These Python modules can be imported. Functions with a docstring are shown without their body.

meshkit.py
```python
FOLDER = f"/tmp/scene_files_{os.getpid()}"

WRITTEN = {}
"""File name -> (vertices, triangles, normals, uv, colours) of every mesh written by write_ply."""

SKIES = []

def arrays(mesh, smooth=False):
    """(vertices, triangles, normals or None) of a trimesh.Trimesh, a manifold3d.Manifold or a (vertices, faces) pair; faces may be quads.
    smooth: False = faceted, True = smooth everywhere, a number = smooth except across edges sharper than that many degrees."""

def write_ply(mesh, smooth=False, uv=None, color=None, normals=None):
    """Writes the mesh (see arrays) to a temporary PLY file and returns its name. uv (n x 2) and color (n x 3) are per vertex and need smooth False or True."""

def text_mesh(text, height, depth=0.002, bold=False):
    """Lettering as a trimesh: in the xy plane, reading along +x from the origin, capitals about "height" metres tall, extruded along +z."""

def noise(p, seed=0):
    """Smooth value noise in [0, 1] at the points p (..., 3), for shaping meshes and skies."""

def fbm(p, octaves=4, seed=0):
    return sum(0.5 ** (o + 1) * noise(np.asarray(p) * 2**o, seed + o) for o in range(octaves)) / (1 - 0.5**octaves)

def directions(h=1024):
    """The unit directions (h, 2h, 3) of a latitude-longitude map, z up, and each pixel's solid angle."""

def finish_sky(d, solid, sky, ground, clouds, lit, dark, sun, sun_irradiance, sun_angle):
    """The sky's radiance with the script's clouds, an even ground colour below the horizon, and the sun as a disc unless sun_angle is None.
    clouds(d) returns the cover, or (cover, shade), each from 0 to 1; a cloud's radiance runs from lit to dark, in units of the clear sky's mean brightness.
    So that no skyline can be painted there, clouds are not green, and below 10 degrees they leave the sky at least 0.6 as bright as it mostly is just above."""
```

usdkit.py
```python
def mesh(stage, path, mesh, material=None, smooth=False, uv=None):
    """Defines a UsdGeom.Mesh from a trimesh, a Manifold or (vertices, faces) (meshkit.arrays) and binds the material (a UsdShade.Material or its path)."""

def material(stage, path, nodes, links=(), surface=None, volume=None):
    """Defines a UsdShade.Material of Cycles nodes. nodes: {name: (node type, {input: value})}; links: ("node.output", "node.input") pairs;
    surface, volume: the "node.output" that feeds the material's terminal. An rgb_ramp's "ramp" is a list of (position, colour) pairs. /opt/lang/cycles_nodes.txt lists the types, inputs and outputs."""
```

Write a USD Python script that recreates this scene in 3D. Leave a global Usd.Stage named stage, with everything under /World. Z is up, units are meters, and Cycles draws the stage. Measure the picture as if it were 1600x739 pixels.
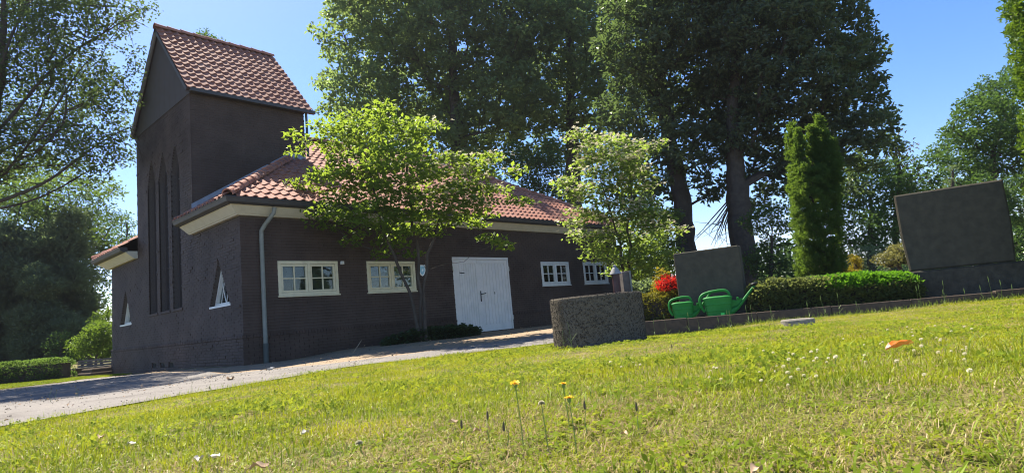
import math, random
import numpy as np, trimesh, shapely
from shapely.geometry import Polygon, Point
from scipy.spatial import cKDTree
import usdkit, meshkit
from pxr import Usd, UsdGeom, UsdLux, UsdShade, Gf, Sdf, Vt

stage = Usd.Stage.CreateInMemory()
UsdGeom.SetStageUpAxis(stage, 'Z'); UsdGeom.SetStageMetersPerUnit(stage, 1.0)
UsdGeom.Xform.Define(stage, '/World'); UsdGeom.Scope.Define(stage, '/World/Looks')

# ------------------------------------------------------------------ camera
F_PX, YAW, PITCH, ROLL = 968.25, math.radians(42.844), math.radians(7.472), math.radians(-5.312)
CAM = np.array([-5.496, -12.77, 0.342])
FWD = np.array([math.cos(PITCH) * math.cos(YAW), math.cos(PITCH) * math.sin(YAW), math.sin(PITCH)])
_r = np.array([math.sin(YAW), -math.cos(YAW), 0.0]); _u = np.cross(_r, FWD)
RIGHT = math.cos(ROLL) * _r + math.sin(ROLL) * _u
UP = -math.sin(ROLL) * _r + math.cos(ROLL) * _u
cam = UsdGeom.Camera.Define(stage, '/World/camera')
cam.AddTransformOp().Set(Gf.Matrix4d(*[float(v) for row in ((*RIGHT, 0), (*UP, 0), (*-FWD, 0), (*CAM, 1)) for v in row]))
cam.CreateHorizontalApertureAttr(36.0); cam.CreateFocalLengthAttr(F_PX / 1600 * 36.0)
cam.CreateClippingRangeAttr(Gf.Vec2f(0.05, 5000))
cam.CreateExposureAttr(1.55)

# ------------------------------------------------------------------ sky and sun
SUN_EL = math.radians(55.0)
SUN_AZ = np.array([0.15, 1.0]); SUN_AZ /= np.linalg.norm(SUN_AZ)
SUN = np.array([*(SUN_AZ * math.cos(SUN_EL)), math.sin(SUN_EL)])
mat_sky = usdkit.material(stage, '/World/Looks/sky', {
    's': ('sky_texture', {'sky_type': 'single_scattering', 'sun_disc': False, 'sun_elevation': SUN_EL, 'sun_rotation': math.atan2(SUN[0], SUN[1]),
                          'air_density': 1.0, 'aerosol_density': 0.6, 'ozone_density': 2.0}),
    'h': ('hsv', {'saturation': 1.30, 'value': 1.0}), 'tint': ('mix_color', {'blend_type': 'multiply', 'fac': 1.0, 'b': (1.0, .93, 1.03), 'use_clamp': False}), 'b': ('background_shader', {'strength': 0.074})}, [('s.color', 'h.color'), ('h.color', 'tint.a'), ('tint.result', 'b.color')], surface='b.background')
dome = UsdLux.DomeLight.Define(stage, '/World/sky')
UsdShade.MaterialBindingAPI.Apply(dome.GetPrim()).Bind(mat_sky)
dome.GetPrim().SetCustomDataByKey('kind', 'structure'); dome.GetPrim().SetCustomDataByKey('label', 'clear deep blue summer sky')
sun = UsdLux.DistantLight.Define(stage, '/World/sun')
sun.CreateIntensityAttr(1.25); sun.CreateAngleAttr(0.53); sun.CreateNormalizeAttr(True); sun.CreateColorAttr(Gf.Vec3f(1.0, 0.92, 0.78))
_z = SUN; _x = np.cross([0, 0, 1.0], _z); _x /= np.linalg.norm(_x); _y = np.cross(_z, _x)
sun.AddTransformOp().Set(Gf.Matrix4d(*[float(v) for row in ((*_x, 0), (*_y, 0), (*_z, 0), (0, 0, 30, 1)) for v in row]))

# ------------------------------------------------------------------ helpers
_names = {}
def _path(name, parent):
    key = (parent, name); n = _names.get(key, 0); _names[key] = n + 1
    return f'{parent}/{name}' if n == 0 else f'{parent}/{name}_{n:03d}'
def pth(p):
    return str(p.GetPath()) if hasattr(p, 'GetPath') else p
def tag(prim, label=None, cat=None, group=None, kind=None):
    prim = prim.GetPrim() if hasattr(prim, 'GetPrim') else prim
    for k, v in (('label', label), ('category', cat), ('group', group), ('kind', kind)):
        if v: prim.SetCustomDataByKey(k, v)
    return prim
def obj(name, m, mat, parent='/World', smooth=False, **kw):
    if isinstance(m, list): m = cat(m)
    p = usdkit.mesh(stage, _path(name, pth(parent)), m, mat, smooth=smooth).GetPrim()
    p.GetAttribute('doubleSided') if False else None
    return tag(p, **kw)
def thing(name, label, cat_, group=None, loc=(0, 0, 0), rotz=0.0):
    x = UsdGeom.Xform.Define(stage, _path(name, '/World'))
    x.AddTranslateOp().Set(Gf.Vec3d(*map(float, loc))); x.AddRotateZOp().Set(math.degrees(rotz))
    return tag(x, label, cat_, group)
def dup(root, label=None, group=None, loc=(0, 0, 0), rotz=0.0, scale=1.0):
    base = root.GetName()
    x = UsdGeom.Xform.Define(stage, _path(base, '/World'))
    x.GetPrim().GetReferences().AddInternalReference(root.GetPath())
    x.ClearXformOpOrder()
    for nm in ('xformOp:translate', 'xformOp:rotateZ'):
        pass
    x.GetPrim().GetAttribute('xformOp:translate').Set(Gf.Vec3d(*map(float, loc)))
    x.GetPrim().GetAttribute('xformOp:rotateZ').Set(math.degrees(rotz))
    ops = [UsdGeom.XformOp(x.GetPrim().GetAttribute('xformOp:translate')), UsdGeom.XformOp(x.GetPrim().GetAttribute('xformOp:rotateZ'))]
    if scale != 1.0:
        s = x.AddScaleOp(); s.Set(Gf.Vec3f(scale, scale, scale)); ops.append(s)
    x.SetXformOpOrder(ops)
    x.GetPrim().SetInstanceable(True)
    d = root.GetCustomData()
    return tag(x, label or d['label'], d['category'], group or d.get('group'))
def cat(ms):
    vs, fs, n = [], [], 0
    for m in ms:
        v, f = (m.vertices, m.faces) if hasattr(m, 'vertices') else m
        v = np.asarray(v, float); f = np.asarray(f, int)
        if len(v) == 0: continue
        vs.append(v); fs.append(f + n); n += len(v)
    return np.vstack(vs), np.vstack(fs)
BOXF = np.array([[0, 2, 1], [1, 2, 3], [4, 5, 6], [5, 7, 6], [0, 1, 4], [1, 5, 4], [2, 6, 3], [3, 6, 7], [0, 4, 2], [2, 4, 6], [1, 3, 5], [3, 7, 5]])
def box(x0, x1, y0, y1, z0, z1):
    v = np.array([[x, y, z] for z in (z0, z1) for y in (y0, y1) for x in (x0, x1)], float)
    return v, BOXF
def frame_box(o, U, V, N, u0, u1, v0, v1, n0, n1, bev=0.0):
    """box in a local frame; N is the outward normal; optional bevel on the outer face"""
    o, U, V, N = (np.asarray(a, float) for a in (o, U, V, N))
    c = []
    for n, b in ((n0, 0.0), (n1 - bev, 0.0), (n1, bev)) if bev else ((n0, 0.0), (n1, 0.0)):
        for (u, v) in ((u0 + b, v0 + b), (u1 - b, v0 + b), (u1 - b, v1 - b), (u0 + b, v1 - b)):
            c.append(o + U * u + V * v + N * n)
    L = len(c) // 4; f = [[0, 2, 1], [0, 3, 2]]
    for l in range(L - 1):
        for i in range(4):
            a, b = l * 4 + i, l * 4 + (i + 1) % 4
            f += [[a, b, b + 4], [a, b + 4, a + 4]]
    t = (L - 1) * 4; f += [[t, t + 1, t + 2], [t, t + 2, t + 3]]
    v = np.array(c); f = np.array(f)
    if np.dot(np.cross(U, V), N) < 0: f = f[:, ::-1]
    return v, f
def tube(pts, rad, sides=8, caps=True):
    p = np.asarray(pts, float); n = len(p); rad = np.broadcast_to(rad, (n,)).astype(float)
    t = np.gradient(p, axis=0); t /= np.linalg.norm(t, axis=1, keepdims=True) + 1e-12
    a = np.zeros_like(t); ref = np.array([0, 0, 1.0]) if abs(t[0, 2]) < 0.9 else np.array([1.0, 0, 0])
    for i in range(n):
        ref = ref - t[i] * (ref @ t[i]); ref /= np.linalg.norm(ref) + 1e-12; a[i] = ref
    b = np.cross(t, a); ang = np.arange(sides) * 2 * np.pi / sides
    v = (p[:, None] + rad[:, None, None] * (np.cos(ang)[None, :, None] * a[:, None] + np.sin(ang)[None, :, None] * b[:, None])).reshape(-1, 3)
    i, j = np.meshgrid(np.arange(n - 1), np.arange(sides), indexing='ij')
    q = np.stack([i * sides + j, i * sides + (j + 1) % sides, (i + 1) * sides + (j + 1) % sides, (i + 1) * sides + j], -1).reshape(-1, 4)
    f = np.vstack([q[:, [0, 1, 2]], q[:, [0, 2, 3]]])
    if caps:
        k = len(v); v = np.vstack([v, p[0], p[-1]]); e = (n - 1) * sides
        f = np.vstack([f] + [[[k, (s + 1) % sides, s]] for s in range(sides)] + [[[k + 1, e + s, e + (s + 1) % sides]] for s in range(sides)])
    return v, f
def prism(poly2d, o, U, V, N, n0, n1):
    """extrude a polygon (u,v) between n0 and n1 along N"""
    P = poly2d if isinstance(poly2d, shapely.geometry.base.BaseGeometry) else Polygon(poly2d)
    m = trimesh.creation.extrude_polygon(P, n1 - n0)
    o, U, V, N = (np.asarray(a, float) for a in (o, U, V, N))
    q = m.vertices; v = o + q[:, :1] * U + q[:, 1:2] * V + (q[:, 2:3] + n0) * N
    f = m.faces if np.dot(np.cross(U, V), N) > 0 else m.faces[:, ::-1]
    return v, f
def lathe(prof, c=(0, 0, 0), n=24, sx=1.0, sy=1.0):
    pr = np.asarray(prof, float); a = np.arange(n) * 2 * np.pi / n
    v = np.stack([pr[:, :1] * np.cos(a) * sx, pr[:, :1] * np.sin(a) * sy, np.repeat(pr[:, 1:2], n, 1)], -1).reshape(-1, 3) + np.asarray(c, float)
    i, j = np.meshgrid(np.arange(len(pr) - 1), np.arange(n), indexing='ij')
    q = np.stack([i * n + j, i * n + (j + 1) % n, (i + 1) * n + (j + 1) % n, (i + 1) * n + j], -1).reshape(-1, 4)
    return v, np.vstack([q[:, [0, 1, 2]], q[:, [0, 2, 3]]])
def ray(px, py):
    return FWD + RIGHT * (px - 800) / F_PX + UP * (369.5 - py) / F_PX
def world(px, py, depth):
    return CAM + ray(px, py) * depth

# ------------------------------------------------------------------ terrain height
_gp = np.array([(-4.4, -11.7, 0), (-5.5, -12.8, 0), (-3, -12.5, .02), (-4.8, -10, -.02), (-4.85, -7.2, -.08), (-3.7, -7.0, -.07), (-1.4, -6.0, -.07), (.2, -6.1, -.1), (1.6, -6.9, -.11), (3, -6.2, -.08),
                (0, -.1, -.11), (0, 9.3, -.23), (-3, -1.5, -.2), (-3, 6, -.2), (3, -1, 0.0), (7, -.5, .02), (13, -1, .02), (10, -5, .0), (2.6, -8.0, -.13), (5, -12, -.01), (3.7, -9.9, -.05), (0, -10, -.02),
                (-10, -10, -.02), (-10, 0, -.2), (-6, 14, -.25), (4, 20, -.2), (20, 10, 0), (25, -10, .03), (8, -18, .02), (-8, -20, .0), (-30, 10, -.2), (30, 40, 0), (40, -30, 0)])
def g(x, y):
    x = np.asarray(x, float); y = np.asarray(y, float)
    d2 = (x[..., None] - _gp[:, 0]) ** 2 + (y[..., None] - _gp[:, 1]) ** 2 + 0.15
    w = d2 ** -1.6
    return (w * _gp[:, 2]).sum(-1) / w.sum(-1)
def ground_at(px, py, dz=0.0):
    v = ray(px, py); t = 10.0
    for _ in range(60):
        p = CAM + v * t
        zt = float(g(p[0], p[1])) + dz
        t = 0.5 * t + 0.5 * min(max((zt - CAM[2]) / v[2], 0.5), 60)
    return CAM + v * t

# ------------------------------------------------------------------ materials
def pmat(name, base, rough=0.6, spec=0.3, noise=None, island=None, bump=None, metallic=0.0, extra=None):
    """principled material. noise=(scale, colour2, lo, hi[, detail]); island=amount of value jitter per piece; bump=(scale, strength, distance)"""
    nodes = {'p': ('principled_bsdf', {'base_color': base, 'roughness': rough, 'specular_ior_level': spec, 'metallic': metallic}), 'geo': ('geometry', {})}
    links = []; col = None
    if noise:
        nodes['n'] = ('noise_texture', {'scale': noise[0], 'detail': noise[4] if len(noise) > 4 else 4, 'roughness': 0.6})
        nodes['r'] = ('rgb_ramp', {'ramp': [(noise[2], base), (noise[3], noise[1])]})
        links += [('geo.position', 'n.vector'), ('n.fac', 'r.fac')]; col = 'r.color'
    if island:
        nodes['mr'] = ('map_range', {'from_min': 0.0, 'from_max': 1.0, 'to_min': 1 - island, 'to_max': 1 + island})
        nodes['hs'] = ('hsv', {'color': base}); links += [('geo.random_per_island', 'mr.value'), ('mr.result', 'hs.value')]
        if col: links.append((col, 'hs.color'))
        col = 'hs.color'
    if col: links.append((col, 'p.base_color'))
    if bump:
        nodes['bn'] = ('noise_texture', {'scale': bump[0], 'detail': 4, 'roughness': 0.65}); nodes['b'] = ('bump', {'strength': bump[1], 'distance': bump[2]})
        links += [('geo.position', 'bn.vector'), ('bn.fac', 'b.height'), ('b.normal', 'p.normal')]
    return usdkit.material(stage, f'/World/Looks/{name}', nodes, links, surface='p.BSDF')
def leafmat(name, c0, c1, trans, tw=0.45, rough=0.5, spec=0.25, nscale=0.6, island=True):
    nodes = {'geo': ('geometry', {}), 'n': ('noise_texture', {'scale': nscale, 'detail': 2}),
             'mx': ('mix_float', {'fac': 0.55}), 'r': ('rgb_ramp', {'ramp': [(0.2, c0), (0.8, c1)]}),
             'p': ('principled_bsdf', {'roughness': rough, 'specular_ior_level': spec}),
             'm': ('mix_closure', {'fac': tw})}
    nodes['t'] = ('translucent_bsdf', {'color': trans})
    nodes['tm'] = ('mix_color', {'blend_type': 'multiply', 'fac': 1.0, 'a': trans})
    nodes['tr'] = ('rgb_ramp', {'ramp': [(0.1, (0.6, 0.6, 0.6)), (0.9, (1.25, 1.2, 1.0))]})
    links = [('geo.position', 'n.vector'), ('n.fac', 'mx.a'), ('geo.random_per_island', 'mx.b'), ('mx.result', 'r.fac'), ('r.color', 'p.base_color'),
             ('mx.result', 'tr.fac'), ('tr.color', 'tm.b'), ('tm.result', 't.color'), ('p.BSDF', 'm.closure1'), ('t.BSDF', 'm.closure2')]
    return usdkit.material(stage, f'/World/Looks/{name}', nodes, links, surface='m.closure')

M = {}
M['brick'] = pmat('clinker_brick', (.078, .050, .040), .75, .2, noise=(1.4, (.195, .130, .104), .30, .78, 12), island=.62, bump=(90, .25, .003))
M['mortar'] = pmat('dark_mortar', (.065, .055, .050), .9, .1, noise=(30, (.10, .085, .075), .3, .7))
M['tile'] = pmat('clay_tile', (.43, .165, .108), .78, .15, noise=(2.5, (.56, .29, .215), .3, .75, 8), island=.38, bump=(60, .2, .003))
M['roof_under'] = pmat('roof_underlay', (.05, .03, .028), .9, .1)
M['cream'] = pmat('cream_paint', (.58, .52, .35), .5, .3, noise=(6, (.46, .41, .27), .45, .8), bump=(40, .1, .003))
M['eavecream'] = pmat('eave_cream_paint', (.50, .46, .34), .5, .3, noise=(6, (.42, .38, .27), .45, .8), bump=(40, .1, .003))
M['white'] = pmat('white_paint', (.60, .59, .54), .45, .3, noise=(5, (.47, .46, .42), .5, .85), bump=(50, .08, .002))
M['doorwhite'] = pmat('door_paint', (.66, .63, .60), .5, .3, noise=(3, (.52, .51, .49), .4, .85, 7), island=.05, bump=(50, .08, .002))
M['gutter'] = pmat('dark_gutter', (.035, .033, .033), .5, .4, noise=(8, (.06, .055, .05), .4, .8))
M['zinc'] = pmat('pale_zinc_pipe', (.155, .165, .14), .5, .3, noise=(6, (.21, .22, .19), .4, .8))
M['darkpipe'] = pmat('dark_iron_pipe', (.05, .06, .055), .6, .3)
M['lead'] = pmat('lead_flashing', (.17, .19, .22), .45, .5, noise=(5, (.26, .28, .32), .3, .8), bump=(12, .3, .01))
M['board'] = pmat('dark_gable_boards', (.055, .043, .038), .7, .2, noise=(5, (.060, .053, .051), .3, .8), island=.05)
M['black'] = pmat('black_iron', (.02, .02, .022), .4, .5)
M['dark'] = pmat('dark_interior', (.015, .015, .017), .8, .1)
M['lancet'] = pmat('dark_lancet_glass', (.030, .028, .030), .45, .3, noise=(10, (.05, .047, .05), .3, .8))
M['blind'] = pmat('interior_blind', (.05, .056, .056), .8, .2)
M['pane'] = usdkit.material(stage, '/World/Looks/window_glass', {
    'f': ('fresnel', {'IOR': 1.5}), 't': ('transparent_bsdf', {'color': (.80, .86, .84)}) , 'gl': ('glossy_bsdf', {'roughness': 0.03, 'color': (1, 1, 1)}), 'm': ('mix_closure', {})},
    [('f.fac', 'm.fac'), ('t.BSDF', 'm.closure1'), ('gl.BSDF', 'm.closure2')], surface='m.closure')
M['shield_white'] = pmat('enamel_white', (.75, .78, .80), .3, .5)
M['shield_blue'] = pmat('enamel_pale_blue', (.28, .50, .62), .3, .5)
M['bark'] = pmat('bark', (.050, .040, .032), .9, .1, noise=(7, (.09, .075, .06), .3, .75), bump=(16, .8, .03))
M['barkd'] = pmat('dark_bark', (.045, .038, .033), .9, .1, noise=(7, (.075, .063, .052), .3, .75), bump=(14, .8, .04))
M['barkg'] = pmat('grey_bark', (.045, .037, .03), .85, .15, noise=(9, (.08, .068, .055), .3, .75), bump=(25, .5, .01))
M['twig'] = pmat('dead_twig', (.22, .17, .12), .9, .1)
M['stone'] = pmat('grey_gravestone', (.068, .060, .043), .85, .1, noise=(9, (.042, .039, .029), .3, .75, 9), bump=(70, .5, .006))
M['stone2'] = pmat('rough_gravestone_base', (.066, .060, .046), .9, .1, noise=(9, (.030, .029, .024), .3, .75, 6), bump=(35, .8, .012))
M['kerb'] = pmat('kerb_concrete', (.085, .062, .046), .9, .1, noise=(12, (.045, .036, .03), .4, .8, 6), bump=(80, .6, .006))
M['pebble'] = pmat('washed_pebbles', (.15, .118, .085), .75, .25, island=.7)
M['ringc'] = pmat('concrete_ring', (.13, .11, .082), .9, .1, noise=(40, (.07, .06, .046), .3, .7, 6), bump=(110, 1.0, .012))
M['capc'] = pmat('pale_concrete', (.24, .22, .185), .9, .1, noise=(25, (.12, .11, .09), .35, .75, 6), bump=(90, .6, .006))
M['plank'] = pmat('grey_weathered_wood', (.15, .13, .115), .85, .15, noise=(10, (.085, .075, .065), .3, .8), bump=(40, .5, .006))
M['maroon'] = pmat('maroon_paint', (.034, .013, .014), .45, .4, noise=(8, (.09, .035, .036), .5, .85))
M['zinccap'] = pmat('zinc_cap', (.20, .20, .20), .6, .3)
M['can'] = pmat('green_plastic', (.010, .15, .020), .55, .18, noise=(5, (.03, .19, .04), .3, .8))
M['candark'] = pmat('black_plastic', (.02, .022, .022), .4, .5)
M['sticker'] = pmat('bright_green_sticker', (.06, .62, .09), .4, .4)
M['orange'] = pmat('orange_dry_leaf', (.80, .24, .03), .6, .3, noise=(60, (.85, .42, .12), .45, .8))
M['orangepale'] = pmat('pale_leaf_underside', (.80, .58, .40), .6, .3)
M['yellow'] = pmat('yellow_petals', (.88, .52, .010), .6, .2, island=.1)
M['yellowc'] = pmat('yellow_flower_centre', (.72, .30, .010), .7, .2)
M['stem'] = pmat('flower_stem', (.14, .20, .045), .6, .3)
M['stalk'] = pmat('brown_seed_head', (.09, .07, .045), .8, .2)
M['seed'] = pmat('pale_seed_fluff', (.74, .66, .56), .9, .1)
M['clover'] = pmat('white_clover', (.62, .55, .46), .8, .2, island=.12)
M['dry'] = pmat('dry_leaf', (.50, .32, .18), .7, .3, noise=(40, (.62, .46, .30), .3, .8), island=.3)
M['drypale'] = pmat('bleached_leaf', (.70, .64, .54), .7, .3, island=.2)

L_oak = leafmat('oak_leaf', (.078, .118, .056), (.125, .178, .078), (.40, .56, .14), .48, rough=.45, spec=.3, nscale=.35)
L_oakd = leafmat('dark_oak_leaf', (.068, .096, .058), (.108, .145, .072), (.20, .31, .08), .38, rough=.45, spec=.3, nscale=.35)
L_birch = leafmat('birch_leaf', (.045, .075, .034), (.085, .125, .05), (.18, .28, .06), .42, nscale=.5)
L_yew = leafmat('yew_needles', (.085, .120, .080), (.13, .17, .095), (.34, .46, .16), .42, nscale=.8)
L_col = leafmat('columnar_yew_needles', (.036, .085, .020), (.074, .140, .028), (.30, .48, .05), .40, nscale=2.0)
L_mid = leafmat('midgreen_leaf', (.040, .085, .028), (.075, .135, .038), (.16, .29, .045), .42, nscale=.5)
L_bright = leafmat('bright_leaf', (.07, .14, .025), (.12, .19, .035), (.26, .40, .04), .45, nscale=.8)
L_dog = leafmat('dogwood_leaf', (.060, .125, .018), (.125, .190, .022), (.36, .50, .05), .58, nscale=1.2)
L_dog2 = leafmat('dogwood_leaf_deep', (.060, .120, .030), (.12, .18, .045), (.38, .53, .08), .57, nscale=1.2)
L_bract = leafmat('cream_bract', (.72, .68, .50), (.85, .78, .66), (.70, .66, .50), .35, nscale=2)
L_hedge = leafmat('hedge_leaf', (.075, .10, .036), (.17, .20, .07), (.34, .40, .10), .42, nscale=1.5)
L_hedgeb = leafmat('hedge_leaf_bright', (.06, .16, .012), (.13, .30, .018), (.26, .58, .03), .45, nscale=1.5)
L_hedgeb2 = leafmat('left_hedge_leaf', (.06, .11, .03), (.13, .20, .05), (.26, .42, .07), .42, nscale=1.5)
L_gold = leafmat('golden_leaf', (.24, .19, .020), (.42, .33, .03), (.50, .42, .03), .40, nscale=3)
L_red = leafmat('red_maple_leaf', (.33, .012, .012), (.60, .030, .022), (.80, .035, .02), .45, nscale=4)
L_thuja = leafmat('thuja_leaf', (.060, .13, .016), (.125, .205, .022), (.24, .38, .03), .35, nscale=2.5)
L_cover = leafmat('ground_cover_leaf', (.022, .050, .018), (.05, .09, .03), (.08, .15, .03), .3, nscale=2)
L_clov = leafmat('clover_leaf', (.13, .19, .016), (.22, .27, .025), (.40, .46, .04), .45, rough=.8, spec=.05, nscale=2)
L_pinkish = leafmat('pale_pink_shrub_leaf', (.16, .17, .06), (.42, .33, .16), (.4, .38, .1), .4, nscale=5)
L_brown = leafmat('brown_conifer', (.055, .050, .040), (.09, .08, .055), (.08, .08, .04), .2, nscale=1)
# grass blades: green to straw by place and by blade
L_leafL = leafmat('leafy_green', (.050, .085, .030), (.095, .145, .045), (.24, .38, .06), .45, nscale=.5)
def grassmat(name, gl, gh, s0, s1, tw):
    return usdkit.material(stage, f'/World/Looks/{name}', {
        'geo': ('geometry', {}), 'n': ('noise_texture', {'scale': 1.1, 'detail': 4, 'roughness': .6}), 'n2': ('noise_texture', {'scale': 3.2, 'detail': 3}),
        'green': ('rgb_ramp', {'ramp': [(0.1, gl), (0.9, gh)]}), 'straw': ('rgb_ramp', {'ramp': [(0.0, (.34, .25, .11)), (.6, (.60, .48, .27)), (1.0, (.82, .74, .54))]}),
        'add': ('math', {'math_type': 'add'}), 'mr': ('map_range', {'from_min': s0, 'from_max': s1, 'to_min': 0.0, 'to_max': 1.0, 'clamp': True}),
        'jit': ('math', {'math_type': 'multiply', 'value2': 0.55}), 'mx': ('mix_color', {}),
        'p': ('principled_bsdf', {'roughness': .5, 'specular_ior_level': .25}), 't': ('translucent_bsdf', {}), 'm': ('mix_closure', {'fac': tw}), 'gm': ('gamma', {'gamma': 0.85})},
        [('geo.position', 'n.vector'), ('geo.position', 'n2.vector'), ('n2.fac', 'green.fac'), ('geo.random_per_island', 'straw.fac'), ('geo.random_per_island', 'jit.value1'),
         ('n.fac', 'add.value1'), ('jit.value', 'add.value2'), ('add.value', 'mr.value'), ('mr.result', 'mx.fac'), ('green.color', 'mx.a'), ('straw.color', 'mx.b'),
         ('mx.result', 'p.base_color'), ('mx.result', 'gm.color'), ('gm.color', 't.color'), ('p.BSDF', 'm.closure1'), ('t.BSDF', 'm.closure2')], surface='m.closure')
G_near = grassmat('grass_blades', (.085, .165, .008), (.34, .36, .010), .62, .95, .38)
G_far = grassmat('green_grass_blades', (.13, .19, .006), (.42, .41, .006), .82, 1.14, .40)
G_long = grassmat('long_grass_blades', (.09, .18, .012), (.32, .37, .03), .62, 1.0, .34)
G_straw = grassmat('dry_thatch', (.12, .15, .02), (.25, .25, .04), .1, .5, .25)
M['soil'] = usdkit.material(stage, '/World/Looks/lawn_ground', {
    'geo': ('geometry', {}), 'n': ('noise_texture', {'scale': 2.2, 'detail': 8, 'roughness': .7}), 'r': ('rgb_ramp', {'ramp': [(.3, (.075, .075, .02)), (.5, (.13, .115, .04)), (.7, (.24, .19, .085))]}),
    'bn': ('noise_texture', {'scale': 60, 'detail': 5}), 'b': ('bump', {'strength': 1.0, 'distance': .02}), 'p': ('principled_bsdf', {'roughness': .95, 'specular_ior_level': .1})},
    [('geo.position', 'n.vector'), ('n.fac', 'r.fac'), ('r.color', 'p.base_color'), ('geo.position', 'bn.vector'), ('bn.fac', 'b.height'), ('b.normal', 'p.normal')], surface='p.BSDF')
M['asphalt'] = usdkit.material(stage, '/World/Looks/gravelled_asphalt', {
    'geo': ('geometry', {}), 'n': ('noise_texture', {'scale': 160, 'detail': 3}), 'n2': ('noise_texture', {'scale': 1.6, 'detail': 9, 'roughness': .7}),
    'r': ('rgb_ramp', {'ramp': [(.3, (.085, .078, .074)), (.5, (.17, .157, .147)), (.72, (.28, .26, .245))]}), 'r2': ('rgb_ramp', {'ramp': [(.3, (.62, .60, .58)), (.5, (.95, .94, .92)), (.7, (1.12, 1.10, 1.06))]}),
    'mx': ('mix_color', {'blend_type': 'multiply', 'fac': 1.0}), 'b': ('bump', {'strength': .8, 'distance': .006}), 'p': ('principled_bsdf', {'roughness': .9, 'specular_ior_level': .2})},
    [('geo.position', 'n.vector'), ('geo.position', 'n2.vector'), ('n.fac', 'r.fac'), ('n2.fac', 'r2.fac'), ('r.color', 'mx.a'), ('r2.color', 'mx.b'), ('mx.result', 'p.base_color'), ('n.fac', 'b.height'), ('b.normal', 'p.normal')], surface='p.BSDF')
M['dirt'] = pmat('sandy_dirt', (.30, .22, .15), .95, .1, noise=(3.5, (.19, .15, .10), .35, .75, 8), bump=(50, .8, .012))
M['bedsoil'] = pmat('dark_bed_soil', (.07, .055, .04), .95, .1, noise=(8, (.12, .09, .06), .3, .7, 6), bump=(30, .8, .02))

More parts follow.
